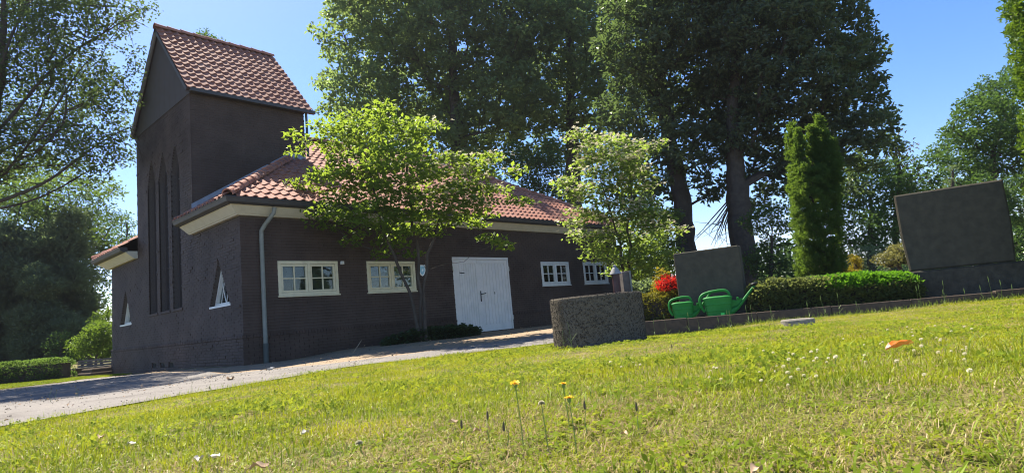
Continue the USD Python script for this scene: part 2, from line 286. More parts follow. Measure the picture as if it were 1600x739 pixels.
# ------------------------------------------------------------------ the setting: ground, path, dirt strip, bed
def grid_sheet(xs, ys, dz, keep=None):
    X, Y = np.meshgrid(xs, ys, indexing='ij'); Z = g(X, Y) + dz
    v = np.stack([X, Y, Z], -1).reshape(-1, 3); n = len(ys)
    i, j = np.meshgrid(np.arange(len(xs) - 1), np.arange(n - 1), indexing='ij')
    q = np.stack([i * n + j, (i + 1) * n + j, (i + 1) * n + j + 1, i * n + j + 1], -1).reshape(-1, 4)
    return v, np.vstack([q[:, [0, 1, 2]], q[:, [0, 2, 3]]])
def poly_sheet(poly, dz, step=0.3, rag=0.0, seed=1):
    """a ground-following sheet cut to a polygon, edges made uneven"""
    b = shapely.segmentize(poly.exterior, 0.25); c = np.array(b.coords)[:-1]
    if rag:
        c = c + 2 * rag * (meshkit.fbm(np.c_[c * 1.7, np.full(len(c), seed * 3.1)])[:, None] - .5)
    P = Polygon(c).buffer(0)
    x0, y0, x1, y1 = P.bounds
    gx, gy = np.meshgrid(np.arange(x0, x1, step), np.arange(y0, y1, step)); pts = np.c_[gx.ravel(), gy.ravel()]
    pts = pts[shapely.contains_xy(P.buffer(-0.06), pts[:, 0], pts[:, 1])]
    allp = np.vstack([np.array(P.exterior.coords)[:-1], pts])
    from scipy.spatial import Delaunay
    t = Delaunay(allp).simplices; cen = allp[t].mean(1)
    t = t[shapely.contains_xy(P, cen[:, 0], cen[:, 1])]
    a = allp[t]; e1, e2 = a[:, 1] - a[:, 0], a[:, 2] - a[:, 0]; s = e1[:, 0] * e2[:, 1] - e1[:, 1] * e2[:, 0]; t[s < 0] = t[s < 0][:, ::-1]
    return np.c_[allp, g(allp[:, 0], allp[:, 1]) + dz], t
far = np.array([20, 24, 30, 40, 60, 100, 200, 500.0]); near = np.arange(-16, 16.01, .25)
obj('lawn', grid_sheet(np.r_[-far[::-1], near, far], np.r_[-far[::-1], near, far], 0.0), M['soil'], smooth=60, kind='structure', label='lawn ground around the chapel')
ROAD = Polygon([(-30, -17), (-7, -8.2), (-4.78, -7.15), (-3.65, -6.85), (-1.35, -6.0), (.3, -5.95), (1.7, -6.6), (3.2, -6.4), (12, -6.0), (30, -6), (30, -4.0), (9, -4.1), (4, -4.3), (1, -4.5), (-.7, -4.3), (-1.1, -2.6), (-1.0, 4), (-1.05, 6.6), (-2.0, 5.6), (-3.4, 5.4), (-6, 6.5), (-12, 9), (-30, 14)])
DIRT = Polygon([(-1.2, 8.9), (-1.25, 2), (-1.4, -2.6), (-.9, -4.6), (1, -4.9), (5, -4.8), (14.5, -4.6), (14.5, .3), (-.3, .3), (-.3, 9.0)])
obj('dirt_strip', poly_sheet(DIRT, .006, .3, .3, 2), M['dirt'], smooth=60, kind='structure', label='sandy earth strip at the foot of the chapel wall')
obj('path', poly_sheet(ROAD.intersection(shapely.box(-14, -14, 16, 16)), .014, .3, .18, 1), M['asphalt'], smooth=60, kind='structure', label='pale gravelled asphalt path past the chapel')
KD = np.array([.44, -.898]); KD /= np.linalg.norm(KD)           # along the kerb, to the right
KN = np.array([KD[1], -KD[0]]) * -1                               # away from the camera
if KN @ FWD[:2] < 0: KN = -KN
K0 = np.array([3.05, -7.72])
def kb(a, b, z=0.0):
    q = K0 + KD * a + KN * b; return np.array([q[0], q[1], z])
BED_Z = 0.075
bedp = [kb(-1.0, .06), kb(9, .06), kb(9, 40), kb(-1.0, 40)]
bv = np.array([[p[0], p[1], BED_Z] for p in bedp] + [[p[0], p[1], -.3] for p in bedp])
obj('planting_bed', (bv, np.array([[0, 1, 2], [0, 2, 3], [0, 4, 5], [0, 5, 1], [3, 7, 4], [3, 4, 0], [1, 5, 6], [1, 6, 2]])), M['bedsoil'], kind='structure', label='dark raised soil behind the kerb')

# ------------------------------------------------------------------ chapel
W_, L_, TZ = 9.305, 13.9, 6.5
T0, T1, TX = 2.579, 6.726, 2.983
TM = (T0 + T1) / 2
EO, EZ, SL = 0.44, 3.27, 0.629
RZ = EZ + SL * (TM + EO)
chapel = thing('chapel', 'dark brick chapel with red pantile roof and square gabled tower', 'chapel')
X_, Y_, Z_ = np.eye(3)
rng = np.random.default_rng(7)
def rect_open(u0, u1, z0, z1):
    return (Polygon([(u0, z0), (u1, z0), (u1, z1), (u0, z1)]))
def lancet(u0, u1, z0, zs, z1):
    m = (u0 + u1) / 2; pts = [(u0, z0), (u1, z0), (u1, zs)]
    pts += [(u1 - (u1 - m) * t ** 1.35, zs + (z1 - zs) * t) for t in np.linspace(.15, 1, 6)]
    pts += [(u0 + (m - u0) * t ** 1.35, zs + (z1 - zs) * t) for t in np.linspace(1, .15, 6)[1:]] + [(u0, zs)]
    return Polygon(pts)
WIN = [(.772, 2.228), (3.013, 4.472), (9.471, 10.9), (11.694, 13.113)]
WZ0, WZ1 = 1.272, 2.026
DOOR = (5.765, 7.983, 0.03, 2.15)
side_open = [rect_open(a, b, WZ0, WZ1) for a, b in WIN] + [rect_open(*DOOR)]
TRI = [[(.62, 1.206), (1.70, 1.206), (1.17, 2.23)], [(7.40, 1.206), (8.47, 1.206), (7.94, 2.23)]]
LAN = [(3.38, 3.99), (4.24, 4.93), (5.16, 5.80)]
front_open = [Polygon(t) for t in TRI] + [lancet(a, b, 1.334, 4.75, 5.52) for a, b in LAN] + [rect_open(a, a + .34, -.10, .03) for a in (4.0, 4.6, 5.25)]
def brickwork(o, U, N, outline, openings, z0, z1, u0, u1, proud, relief=0.0, pitch=(.222, .0645)):
    """running bond of separate bricks clipped to an outline and to its openings; returns per-brick boxes as an array (n,8,3)"""
    out = []; bl, bh = pitch
    area = Polygon(outline)
    for o_ in openings: area = area.difference(o_)
    k = 0; z = z0
    while z < z1 - .03:
        zm = z + bh / 2
        line = shapely.LineString([(u0 - 1, zm), (u1 + 1, zm)]).intersection(area)
        segs = [s for s in getattr(line, 'geoms', [line]) if s.length > .03]
        for s in segs:
            a, b = s.bounds[0], s.bounds[2]
            us = np.arange(math.floor((a - u0) / bl) - 1, math.ceil((b - u0) / bl) + 1) * bl + u0 + (bl / 2 if k % 2 else 0) + rng.uniform(-.006, .006)
            for c in us:
                p, q = max(c, a), min(c + bl - .010, b)
                if q - p < .035: continue
                out.append((p, q, z, z + bh - .011, proud + rng.uniform(-.0028, .0028) + (rng.uniform(.005, .011) if rng.random() < relief else 0)))
        z += bh; k += 1
    a = np.array(out); o, U, N = (np.asarray(t, float) for t in (o, U, N))
    n = len(a); jit = rng.uniform(-.0015, .0015, (n, 2))
    V = np.zeros((n, 8, 3))
    for i, (uu, zz, nn) in enumerate(((0, 2, 0), (1, 2, 0), (1, 3, 0), (0, 3, 0), (0, 2, 1), (1, 2, 1), (1, 3, 1), (0, 3, 1))):
        d = a[:, 4] if nn else np.full(n, -.03)
        V[:, i] = o + a[:, uu][:, None] * U + (a[:, zz] + jit[:, 0])[:, None] * Z_ + d[:, None] * N
    return V
BRF = np.array([[4, 5, 6], [4, 6, 7], [0, 1, 5], [0, 5, 4], [1, 2, 6], [1, 6, 5], [2, 3, 7], [2, 7, 6], [3, 0, 4], [3, 4, 7]])
def bricks_mesh(V, flip):
    n = len(V); f = (BRF[None] + 8 * np.arange(n)[:, None, None]).reshape(-1, 3)
    return V.reshape(-1, 3), f[:, ::-1] if flip else f
ZP = .495
front_main = [(0, ZP), (W_, ZP), (W_, 2.98), (T1, 2.98), (T1, TZ), (T0, TZ), (T0, 2.98), (0, 2.98)]
VF = [brickwork((0, 0, 0), Y_, -X_, front_main, front_open, ZP + .004, TZ, 0, W_, .008, .05),
      brickwork((0, 0, 0), Y_, -X_, [(-.022, -.5), (W_ + .03, -.5), (W_ + .03, ZP), (-.022, ZP)], front_open, -.46, ZP, -.022, W_ + .03, .034, .02)]
VS = [brickwork((0, 0, 0), X_, -Y_, [(-.007, ZP), (L_, ZP), (L_, 2.98), (-.007, 2.98)], side_open, ZP + .004, 2.98, -.007, L_, .008, .01),
      brickwork((0, 0, 0), X_, -Y_, [(-.033, -.5), (L_ + .03, -.5), (L_ + .03, ZP), (-.033, ZP)], side_open, -.46, ZP, -.033, L_ + .03, .034, .02),
      brickwork((0, T0, 0), X_, -Y_, [(-.007, 3.3), (TX + .007, 3.3), (TX + .007, TZ), (-.007, TZ)], [], 3.3, TZ, -.007, TX + .007, .008, .01)]
VR = [brickwork((TX, 0, 0), Y_, X_, [(T0, 4.4), (T1, 4.4), (T1, TZ), (T0, TZ)], [], 4.4, TZ, T0, T1, .006, .03),
      brickwork((L_, 0, 0), Y_, X_, [(0, -.4), (W_, -.4), (W_, 2.98), (0, 2.98)], [], -.4, 2.98, 0, W_, .006, .03)]
# flip test: side walls (U=X, N=-Y): U x Z = -Y -> outward already; front (U=Y,N=-X): U x Z = X -> flip
VF, VSa, VR_ = np.vstack(VF), np.vstack(VS), np.vstack(VR)
# wall bodies behind the brick faces
wall_front = prism(Polygon([(0, -.5), (W_, -.5), (W_, 2.97), (T1, 2.97), (T1, TZ), (T0, TZ), (T0, 2.97), (0, 2.97)]).difference(shapely.union_all(front_open)), (0, 0, 0), Y_, Z_, -X_, -.24, 0)
wall_side = prism(Polygon([(.24, -.5), (L_, -.5), (L_, 2.97), (.24, 2.97)]).difference(shapely.union_all(side_open)), (0, 0, 0), X_, Z_, -Y_, -.24, 0)
wf = obj('front_wall', wall_front, M['mortar'], chapel)
ws = obj('side_wall', wall_side, M['mortar'], chapel)
wb = obj('rear_wall', [box(.24, L_, W_ - .24, W_, -.5, 2.97)], M['brick'], chapel)
we = obj('end_wall', [box(L_ - .24, L_ - .001, .24, W_ - .24, -.5, 2.97)], M['mortar'], chapel)
wt = obj('tower_wall', [box(.24, TX, T0, T0 + .24, 2.97, TZ), box(.24, TX, T1 - .24, T1, 2.97, TZ), box(TX - .24, TX - .001, T0 + .24, T1 - .24, 2.97, TZ)], M['mortar'], chapel)
cF, cS = VF.mean(1), VSa.mean(1)
dF = np.linalg.norm(cF - CAM, axis=1); dS = np.linalg.norm(cS - CAM, axis=1)
iF = set(np.argsort(dF)[:110].tolist()); iS = set(np.argsort(dS)[:190].tolist())
for i in sorted(iF): obj('brick', (VF[i], BRF[:, ::-1]), M['brick'], wf)
for i in sorted(iS): obj('brick', (VSa[i], BRF), M['brick'], ws)
obj('brickwork', bricks_mesh(VF[[i for i in range(len(VF)) if i not in iF]], True), M['brick'], wf, kind='stuff')
obj('brickwork', bricks_mesh(VSa[[i for i in range(len(VSa)) if i not in iS]], False), M['brick'], ws, kind='stuff')
obj('brickwork', bricks_mesh(VR_, False), M['brick'], we, kind='stuff')
for i_, (o_, U_, N_, ln) in enumerate((((0, -.04, 0), Y_, -X_, W_ + .08), ((-.0415, 0, 0), X_, -Y_, L_ + .08))):
    n_ = int(ln / .072); hole = (DOOR[0] - .02, DOOR[1] + .06) if i_ else (99, 99)
    cs_ = [frame_box(o_, U_, Z_, N_, k * .072 + .004, k * .072 + .068, ZP - .055, ZP + .008 + rng.uniform(-.003, .003), -.03, .052 + rng.uniform(-.004, .004), .006) for k in range(n_) if not hole[0] < k * .072 < hole[1]]
    obj('plinth_course', cs_, M['brick'], ws if i_ else wf, kind='stuff')
# windows
def add_window(i, a, b, mat):
    w = b - a; h = WZ1 - WZ0; fw = .07; o = (a, 0, WZ0); N = -Y_
    fb = lambda u0, u1, v0, v1, n0, n1, bev=.004: frame_box(o, X_, Z_, N, u0, u1, v0, v1, n0, n1, bev)
    fr = [fb(0, w, h - fw, h, -.10, .022), fb(0, w, 0, fw * .9, -.10, .0215), fb(0, fw, fw * .9, h - fw, -.10, .020), fb(w - fw, w, fw * .9, h - fw, -.10, .020), fb(w / 2 - .028, w / 2 + .028, fw * .9, h - fw, -.10, .019)]
    win = obj('window', fr, mat, chapel)
    obj('sill', [fb(-.02, w + .02, -.035, -.002, -.08, .05, .006)], mat, win)
    for s in range(2):
        s0 = fw + .004 if s == 0 else w / 2 + .032; s1 = w / 2 - .032 if s == 0 else w - fw - .004
        b0, b1 = fw * .9 + .004, h - fw - .004; sw = .045
        sash = obj('sash', [fb(s0, s1, b1 - sw, b1, -.06, .006), fb(s0, s1, b0, b0 + sw, -.06, .006), fb(s0, s0 + sw, b0 + sw, b1 - sw, -.06, .005), fb(s1 - sw, s1, b0 + sw, b1 - sw, -.06, .005)], mat, win)
        m = (s0 + s1) / 2; mv = (b0 + b1) / 2
        obj('glazing_bar', [fb(m - .013, m + .013, b0 + sw, b1 - sw, -.045, -.004)], mat, win)
        obj('glazing_bar', [fb(s0 + sw, s1 - sw, mv - .013, mv + .013, -.046, -.006)], mat, win)
        for (p0, p1) in ((s0 + sw, m - .013), (m + .013, s1 - sw)):
            for (q0, q1) in ((b0 + sw, mv - .013), (mv + .013, b1 - sw)):
                obj('pane', [fb(p0, p1, q0, q1, -.034, -.030, 0)], M['pane'], win)
    obj('blind', [fb(fw, w - fw, fw, h - fw, -.21, -.20, 0)], M['blind'], win)
for i, (a, b) in enumerate(WIN): add_window(i, a, b, M['cream'] if i < 2 else M['white'])
# triangular windows
for t in TRI:
    P = Polygon(t); o = (0, 0, 0)
    fr = prism(P.difference(P.buffer(-.05, join_style=2)), o, Y_, Z_, -X_, -.20, -.10)
    w = obj('triangular_window', fr, M['white'], chapel)
    c = P.centroid; q = P.buffer(-.05, join_style=2)
    bars = []
    for d in ((.42, 1.0), (-.42, 1.0)):
        for off in (-.12, .12):
            l = shapely.LineString([(c.x + off * 1.2 - d[0] * 2, c.y - d[1] * 2), (c.x + off * 1.2 + d[0] * 2, c.y + d[1] * 2)]).buffer(.007, cap_style=2).intersection(q)
            if not l.is_empty: bars.append(prism(l, o, Y_, Z_, -X_, -.149 - .003 * (off > 0) - .006 * (d[0] > 0), -.135 - .003 * (off > 0) - .006 * (d[0] > 0)))
    obj('lattice', bars, M['white'], w)
    obj('pane', prism(q, o, Y_, Z_, -X_, -.172, -.168), M['pane'], w)
    obj('blind', prism(q, o, Y_, Z_, -X_, -.215, -.205), M['blind'], w)
    obj('sill', [frame_box((0, t[0][0], t[0][1]), Y_, Z_, -X_, -.03, t[1][0] - t[0][0] + .03, -.05, -.002, -.16, .012, .006)], M['white'], w)
for a, b in LAN:
    P = lancet(a, b, 1.334, 4.75, 5.52)
    w = obj('lancet_window', prism(P.difference(P.buffer(-.04, join_style=2)), (0, 0, 0), Y_, Z_, -X_, -.20, -.13), M['board'], chapel)
    obj('pane', prism(P, (0, 0, 0), Y_, Z_, -X_, -.22, -.19), M['lancet'], w)
    q = P.buffer(-.04, join_style=2)
    for zz in np.arange(1.9, 5.2, .55):
        obj('saddle_bar', prism(rect_open(a, b, zz, zz + .025).intersection(q), (0, 0, 0), Y_, Z_, -X_, -.19, -.165), M['black'], w)
    obj('sill', [frame_box((0, a, 1.334), Y_, Z_, -X_, -.04, b - a + .04, -.065, -.002, -.18, .03, .005)], M['brick'], w)
for a in (4.0, 4.6, 5.25): obj('air_vent', [frame_box((0, a, -.10), Y_, Z_, -X_, 0, .34, 0, .13, -.20, -.05)] + [frame_box((0, a, -.10), Y_, Z_, -X_, .01 + .053 * k, .025 + .053 * k, 0, .13, -.05, .01) for k in range(7)], M['black'], chapel)
# doors
d0, d1, dz0, dz1 = DOOR; dw = d1 - d0; dh = dz1 - dz0; o = (d0, 0, dz0); N = -Y_
fb = lambda u0, u1, v0, v1, n0, n1, bev=.003: frame_box(o, X_, Z_, N, u0, u1, v0, v1, n0, n1, bev)
obj('door_frame', [fb(0, .06, 0, dh - .06, -.16, .012), fb(dw - .06, dw, 0, dh - .06, -.16, .012), fb(0, dw, dh - .06, dh, -.16, .013)], M['doorwhite'], chapel)
obj('doorstep', [frame_box((d0, 0, dz0), X_, Z_, N, -.08, dw + .08, -.20, -.004, -.2, .20, .015)], M['kerb'], chapel)
split = .94
for k, (a, b) in enumerate(((.064, split - .003), (split + .003, dw - .064))):
    leaf = obj('door_leaf', [fb(a, b, .01, dh - .064, -.09, -.035)], M['doorwhite'], chapel)
    rim = [fb(a, b, dh - .064 - .11, dh - .064, -.035, -.006), fb(a, b, .01, .20, -.035, -.006)]
    if k == 0: rim += [fb(a, a + .10, .20, dh - .174, -.035, -.0065), fb(b - .07, b + .012, .20, dh - .174, -.035, -.004)]
    else: rim += [fb(b - .10, b, .20, dh - .174, -.035, -.0065), fb(a, a + .07, .20, dh - .174, -.035, -.0065)]
    obj('leaf_rail', rim, M['doorwhite'], leaf)
    u0, u1 = (a + .10, b - .07) if k == 0 else (a + .07, b - .10); n = 8; bw = (u1 - u0) / n
    for j in range(n): obj('door_board', [fb(u0 + j * bw + .003, u0 + (j + 1) * bw - .003, .20, dh - .174, -.034, -.0155 + .0008 * rng.uniform(-1, 1), .005)], M['doorwhite'], leaf)
    for hz in (.28, 1.72):
        hu = a - .05 if k == 0 else b + .05
        obj('hinge', tube([(d0 + hu, -.022, dz0 + hz), (d0 + hu, -.022, dz0 + hz + .13)], .017, 8), M['white'], leaf)
    if k == 0:
        sgn = []
        x = 0
        for j, cw in enumerate((.030, .022, .022, .026, .020, .024, .020, .018)):
            sgn.append(fb(.26 + x, .26 + x + cw * .8, 1.665, 1.665 + (.040 if j == 0 else .026), -.016, -.011, 0)); x += cw
        obj('lettering', sgn, M['gutter'], leaf)
    else:
        obj('handle', [fb(a + .03, a + .068, .86, 1.16, -.006, .004, .002)] + [tube([(d0 + a + .05, -.004, dz0 + 1.07), (d0 + a + .05, -.055, dz0 + 1.07), (d0 + a + .09, -.06, dz0 + 1.072), (d0 + a + .20, -.055, dz0 + 1.09)], .013, 8), fb(a + .042, a + .056, .90, .93, .003, .008, 0)], M['black'], leaf)
        obj('peephole', [fb(a + .60, a + .635, 1.05, 1.12, -.015, -.006)], M['zinc'], leaf)
# boxed eaves, gutters
def eave(p0, p1, out, miter0, miter1, z0=2.945):
    """coved cream soffit and dark gutter along wall line p0->p1; out is the outward direction; miters are extra lengths per unit of overhang"""
    p0, p1, out = (np.asarray(t, float) for t in (p0, p1, out)); d = (p1 - p0) / np.linalg.norm(p1 - p0)
    def sweep(prof):
        n = len(prof); v = []
        for pr in prof: v.append(p0 - d * miter0 * pr[0] + out * pr[0] + Z_ * pr[1])
        for pr in prof: v.append(p1 + d * miter1 * pr[0] + out * pr[0] + Z_ * pr[1])
        f = []
        for i in range(n):
            j = (i + 1) % n; f += [[i, j, n + j], [i, n + j, n + i]]
        tri = trimesh.creation.triangulate_polygon(Polygon(prof), engine='earcut') if False else None
        for i in range(1, n - 1): f += [[0, i + 1, i], [n, n + i, n + i + 1]]
        f = np.array(f)
        if np.dot(np.cross(d, out), Z_) < 0: f = f[:, ::-1]
        return np.array(v), f[:, ::-1]
    low = [(0.008, z0 + .03), (.10, z0 + .03), (.115, z0 + .045), (.115, z0 + .06), (.008, z0 + .06)]
    cove = [(0.0, z0 + .055), (.13, z0 + .055), (.31, z0 + .20), (.31, z0 + .235), (0.0, z0 + .235)]
    gut = [(.26, z0 + .21), (.36, z0 + .205), (.43, z0 + .235), (.455, z0 + .30), (.47, z0 + .325), (.455, z0 + .345), (.26, z0 + .34)]
    return sweep(low), sweep(cove), sweep(gut)
S1 = eave((0, 0, 0), (L_, 0, 0), -Y_, 1, 1); S2 = eave((0, T0 - .012, 0), (0, 0, 0), -X_, 0, 1); S3 = eave((0, W_, 0), (0, T1 + .012, 0), -X_, 1, 0); S4 = eave((L_, 0, 0), (L_, W_, 0), X_, 1, 1); S5 = eave((L_, W_, 0), (0, W_, 0), Y_, 1, 1)
for s in (S1, S2, S3, S4, S5):
    e = obj('eave', s[1], M['eavecream'], chapel); obj('moulding', s[0], M['eavecream'], e); obj('gutter', s[2], M['gutter'], e)
# downspout
dx = .41
ds = obj('downspout', [tube([(dx + .16, -.40, 3.12), (dx + .15, -.37, 3.00), (dx + .05, -.16, 2.78), (dx, -.085, 2.66), (dx, -.075, 2.5), (dx, -.075, .27)], .045, 12)], M['zinc'], chapel, smooth=40)
obj('pipe_foot', [tube([(dx, -.075, .30), (dx, -.075, -.2)], .055, 12)], M['darkpipe'], ds, smooth=40)
for zz in (2.45, 1.4, .42): obj('pipe_clip', [tube([(dx, -.075, zz), (dx, -.075, zz + .03)], .05, 12)], M['zinc'], ds, smooth=40)
obj('wall_lamp', [box(2.30, 2.375, -.06, -.008, 1.945, 2.02), box(2.315, 2.36, -.075, -.058, 1.96, 2.005)], M['white'], chapel)
# roof tiles
def tile_mesh(w, l, seed=0):
    r = np.random.default_rng(seed); xs = np.linspace(0, 1, 9)
    prof = np.where(xs < .58, -.018 * np.sin(np.pi * xs / .58), .029 * np.sin(np.pi * (xs - .58) / .42))
    u = (xs - .06) * w * 1.10; rows = ((l + .07, .004), (l * .5, .017), (.012, .034), (0.0, .030))
    v = [(uu, vv, lift + p) for vv, lift in rows for uu, p in zip(u, prof)]
    v += [(uu, 0.004, .010 + p * .9) for uu, p in zip(u, prof)]
    n = 9; f = []
    for r_ in range(4):
        for i in range(n - 1):
            a = r_ * n + i; f += [[a, a + n, a + n + 1], [a, a + n + 1, a + 1]]
    return np.array(v), np.array(f)
def slope_tiles(o, A, S, N, cols, rows, w, l, keep):
    """tiles laid on a roof plane: o lower corner, A along the eave, S up the slope"""
    out = []
    for r in range(rows):
        for c in range(cols):
            ctr = o + A * (c + .5) * w + S * (r + .5) * l
            if not keep(ctr): continue
            v, f = tile_mesh(w, l); v = v * [1, 1, 1 + rng.uniform(-.1, .1)]
            j = rng.uniform(-.006, .006, 3)
            P = o + A * (c * w) + S * (r * l)
            q = P + (v[:, :1] + j[0]) * A + (v[:, 1:2] + j[1]) * S + (v[:, 2:3] + .012 + abs(j[2]) * .6) * N
            out.append((q, f, ctr))
    return out
def add_tiles(deck, tiles, single):
    order = sorted(range(len(tiles)), key=lambda i: np.linalg.norm(tiles[i][2] - CAM)); pick = set(order[:single])
    for i in order[:single]: obj('roof_tile', tiles[i][:2], M['tile'], deck, smooth=50)
    rest = [t[:2] for i, t in enumerate(tiles) if i not in pick]
    if rest: obj('roof_tiles', rest, M['tile'], deck, smooth=50, kind='stuff')
cs = 1 / math.hypot(1, SL); sn = SL * cs
xr0, xr1 = TM - 0.0, L_ - TM     # ridge from the tower to the far hip
E0 = np.array([-EO, -EO, EZ]); XE = L_ + EO; YE = W_ + EO
rl = TM + EO
deckv = np.array([[-EO, -EO, EZ], [XE, -EO, EZ], [XE, YE, EZ], [-EO, YE, EZ], [-EO + rl, TM, RZ], [XE - rl, TM, RZ]])
deckf = np.array([[0, 1, 5], [0, 5, 4], [1, 2, 5], [2, 3, 4], [2, 4, 5]])
# the front hip slope is only left and right of the tower
fr1 = np.array([[-EO, -EO, EZ], [-EO + (T0 + EO), T0, EZ + SL * (T0 + EO)], [-EO, T0, EZ]])
fr2 = np.array([[-EO, YE, EZ], [-EO, T1, EZ], [-EO + (YE - T1), T1, EZ + SL * (YE - T1)]])
deckv2 = np.vstack([deckv, fr1, fr2]); deckf2 = np.vstack([deckf, [[6, 7, 8]], [[9, 10, 11]]])
# side slope cut round the tower
def side_keep(c):
    x, y = c[0], c[1]; t = y + EO
    return x > -EO + t + .02 and x < XE - t - .02 and not (x < TX + .06 and y > T0 - .02) and t < rl + .02
Pside = Polygon([(-EO, -EO), (XE, -EO), (XE - rl, TM), (TX, TM), (TX, T0), (-EO + T0 + EO, T0)])
tri = shapely.constrained_delaunay_triangles(Pside)
dv, df = [], []
for tt in tri.geoms:
    c = np.array(tt.exterior.coords)[:3]
    if Polygon(c).exterior.is_ccw is False: c = c[::-1]
    df.append([len(dv), len(dv) + 1, len(dv) + 2]); dv += [(x, y, EZ + SL * (y + EO)) for x, y in c]
roof = obj('main_roof', [(np.array(dv), np.array(df)), (deckv, np.array([[1, 2, 5]])), (np.array([[XE, YE, EZ], [-EO, YE, EZ], [-EO + YE - T1, T1, EZ + SL * (YE - T1)], [TX, T1, EZ + SL * (YE - T1)], [TX, TM, RZ], [XE - rl, TM, RZ]]), np.array([[0, 1, 2], [0, 2, 3], [0, 3, 4], [0, 4, 5]])), (fr1, np.array([[0, 1, 2]])), (fr2, np.array([[0, 1, 2]]))], M['roof_under'], chapel)
tw, tl = .212, .302
ts = slope_tiles(np.array([-EO, -EO, EZ]), X_, np.array([0, cs, sn]), np.array([0, -sn, cs]), int((XE + EO) / tw) + 1, 21, tw, tl, side_keep)
ts2 = slope_tiles(np.array([-EO, T0, EZ]), -Y_, np.array([cs, 0, sn]), np.array([-sn, 0, cs]), 15, 13, tw, tl, lambda c: c[1] > -EO + (c[0] + EO) + .02 and c[1] < T0)
ts3 = slope_tiles(np.array([-EO, YE, EZ]), -Y_, np.array([cs, 0, sn]), np.array([-sn, 0, cs]), 16, 13, tw, tl, lambda c: c[1] < YE - (c[0] + EO) - .02 and c[1] > T1)
ts4 = slope_tiles(np.array([XE, -EO, EZ]), Y_, np.array([-cs, 0, sn]), np.array([sn, 0, cs]), 48, 21, tw, tl, lambda c: c[1] > -EO + (XE - c[0]) and c[1] < YE - (XE - c[0]))
add_tiles(roof, ts + ts2 + ts3 + ts4, 96)
def cap_row(p0, p1, r, l, name, parent, sag=.0):
    p0, p1 = np.asarray(p0, float), np.asarray(p1, float); D = np.linalg.norm(p1 - p0); d = (p1 - p0) / D; n = int(D / l)
    sd = np.cross(d, Z_); sd /= np.linalg.norm(sd); up = np.cross(sd, d)
    for i in range(n):
        a = np.linspace(-.15, np.pi + .15, 11); v = []
        for t, rr, off in ((-.02, r * 1.08, .012), (l * .3, r * 1.03, .004), (l + .02, r * .92, 0.0)):
            for k in a: v.append(p0 + d * (i * l + t) + sd * math.cos(k) * rr + up * (math.sin(k) * rr + off))
        for k in a: v.append(p0 + d * (i * l - .018) + sd * math.cos(k) * r * .90 + up * (math.sin(k) * r * .90))
        f = []
        for q in range(2):
            for k in range(10):
                s = q * 11 + k; f += [[s, s + 1, s + 12], [s, s + 12, s + 11]]
        for k in range(10): f += [[33 + k, 34 + k, k + 1], [33 + k, k + 1, k]]
        obj(name, (np.array(v) + rng.uniform(-.004, .004, 3), np.array(f)), M['tile'], parent, smooth=50)
lift = Z_ * .03
cap_row(np.array([-EO + .06, -EO + .06, EZ + .03]) + lift, np.array([T0, T0, EZ + SL * (T0 + EO)]) + lift, .105, .335, 'hip_tile', roof)
cap_row(np.array([XE - .06, -EO + .06, EZ + .03]) + lift, np.array([XE - rl, TM, RZ]) + lift, .10, .335, 'hip_tile', roof)
cap_row(np.array([-EO + .06, YE - .06, EZ + .03]) + lift, np.array([YE - T1, T1, EZ + SL * (YE - T1)]) + lift, .10, .335, 'hip_tile', roof)
cap_row(np.array([XE - rl, TM, RZ]) + lift, np.array([TX + .02, TM, RZ]) + lift, .10, .36, 'ridge_tile', roof)
# lead flashing along the tower
zf = lambda x: EZ + SL * (x + EO)
obj('flashing', [(np.array([[-.03, T0 - .012, zf(-.03) - .02], [T0 - .08, T0 - .012, zf(T0 - .08)], [T0 - .02, T0 - .012, zf(T0) + .18], [-.03, T0 - .012, zf(-.03) + .20],
                            [-.03, T0 - .12, zf(-.03) + .045], [T0 - .1, T0 - .12, zf(T0 - .1) + .045]]), np.array([[0, 1, 2], [0, 2, 3], [0, 4, 5], [0, 5, 1]])),
                 frame_box((T0 - .12, T0, zf(T0) - .06), X_, Z_, -Y_, 0, TX - T0 + .12, 0, .20, 0, .016),
                 frame_box((T0 - .12, T0, zf(T0) - .05), X_, np.array([0, -cs, -sn]), np.array([0, -sn, cs]), 0, TX - T0 + .14, 0, .14, .045, .06)], M['lead'], chapel)
# tower roof
RT, ET, E_Y = 8.99, 6.56, T0 - .15; GX0, GX1 = -.11, 3.18
tsl = math.hypot(TM - E_Y, RT - ET); S_ = np.array([0, (TM - E_Y) / tsl, (RT - ET) / tsl]); N_ = np.array([0, -S_[2], S_[1]])
S_b = S_ * [1, -1, 1]; N_b = N_ * [1, -1, 1]; EYb = T1 + .15
for_deck = [(np.array([[GX0, E_Y, ET], [GX1, E_Y, ET], [GX1, TM, RT], [GX0, TM, RT], [GX0, E_Y + .05, ET - .05], [GX1, E_Y + .05, ET - .05], [GX1, TM, RT - .09], [GX0, TM, RT - .09]]), np.array([[0, 1, 2], [0, 2, 3], [4, 6, 5], [4, 7, 6], [0, 4, 5], [0, 5, 1], [0, 3, 7], [0, 7, 4], [1, 5, 6], [1, 6, 2]]))]
mir = lambda m: (m[0] * [1, -1, 1] + [0, 2 * TM, 0], m[1][:, ::-1])
for_deck.append(mir(for_deck[0]))
troof = obj('tower_roof', for_deck, M['roof_under'], chapel)
nc = 17; tw2 = (GX1 - GX0) / nc; nr = 13; tl2 = tsl / nr
tt1 = slope_tiles(np.array([GX0, E_Y, ET]), X_, S_, N_, nc, nr, tw2, tl2, lambda c: True)
tt2 = slope_tiles(np.array([GX1, EYb, ET]), -X_, S_b, N_b, nc, nr, tw2, tl2, lambda c: True)
for t in tt1 + tt2: t[0][:] = t[0]
add_tiles(troof, tt1, 204 if len(tt1) > 204 else len(tt1)); add_tiles(troof, tt2, 0)
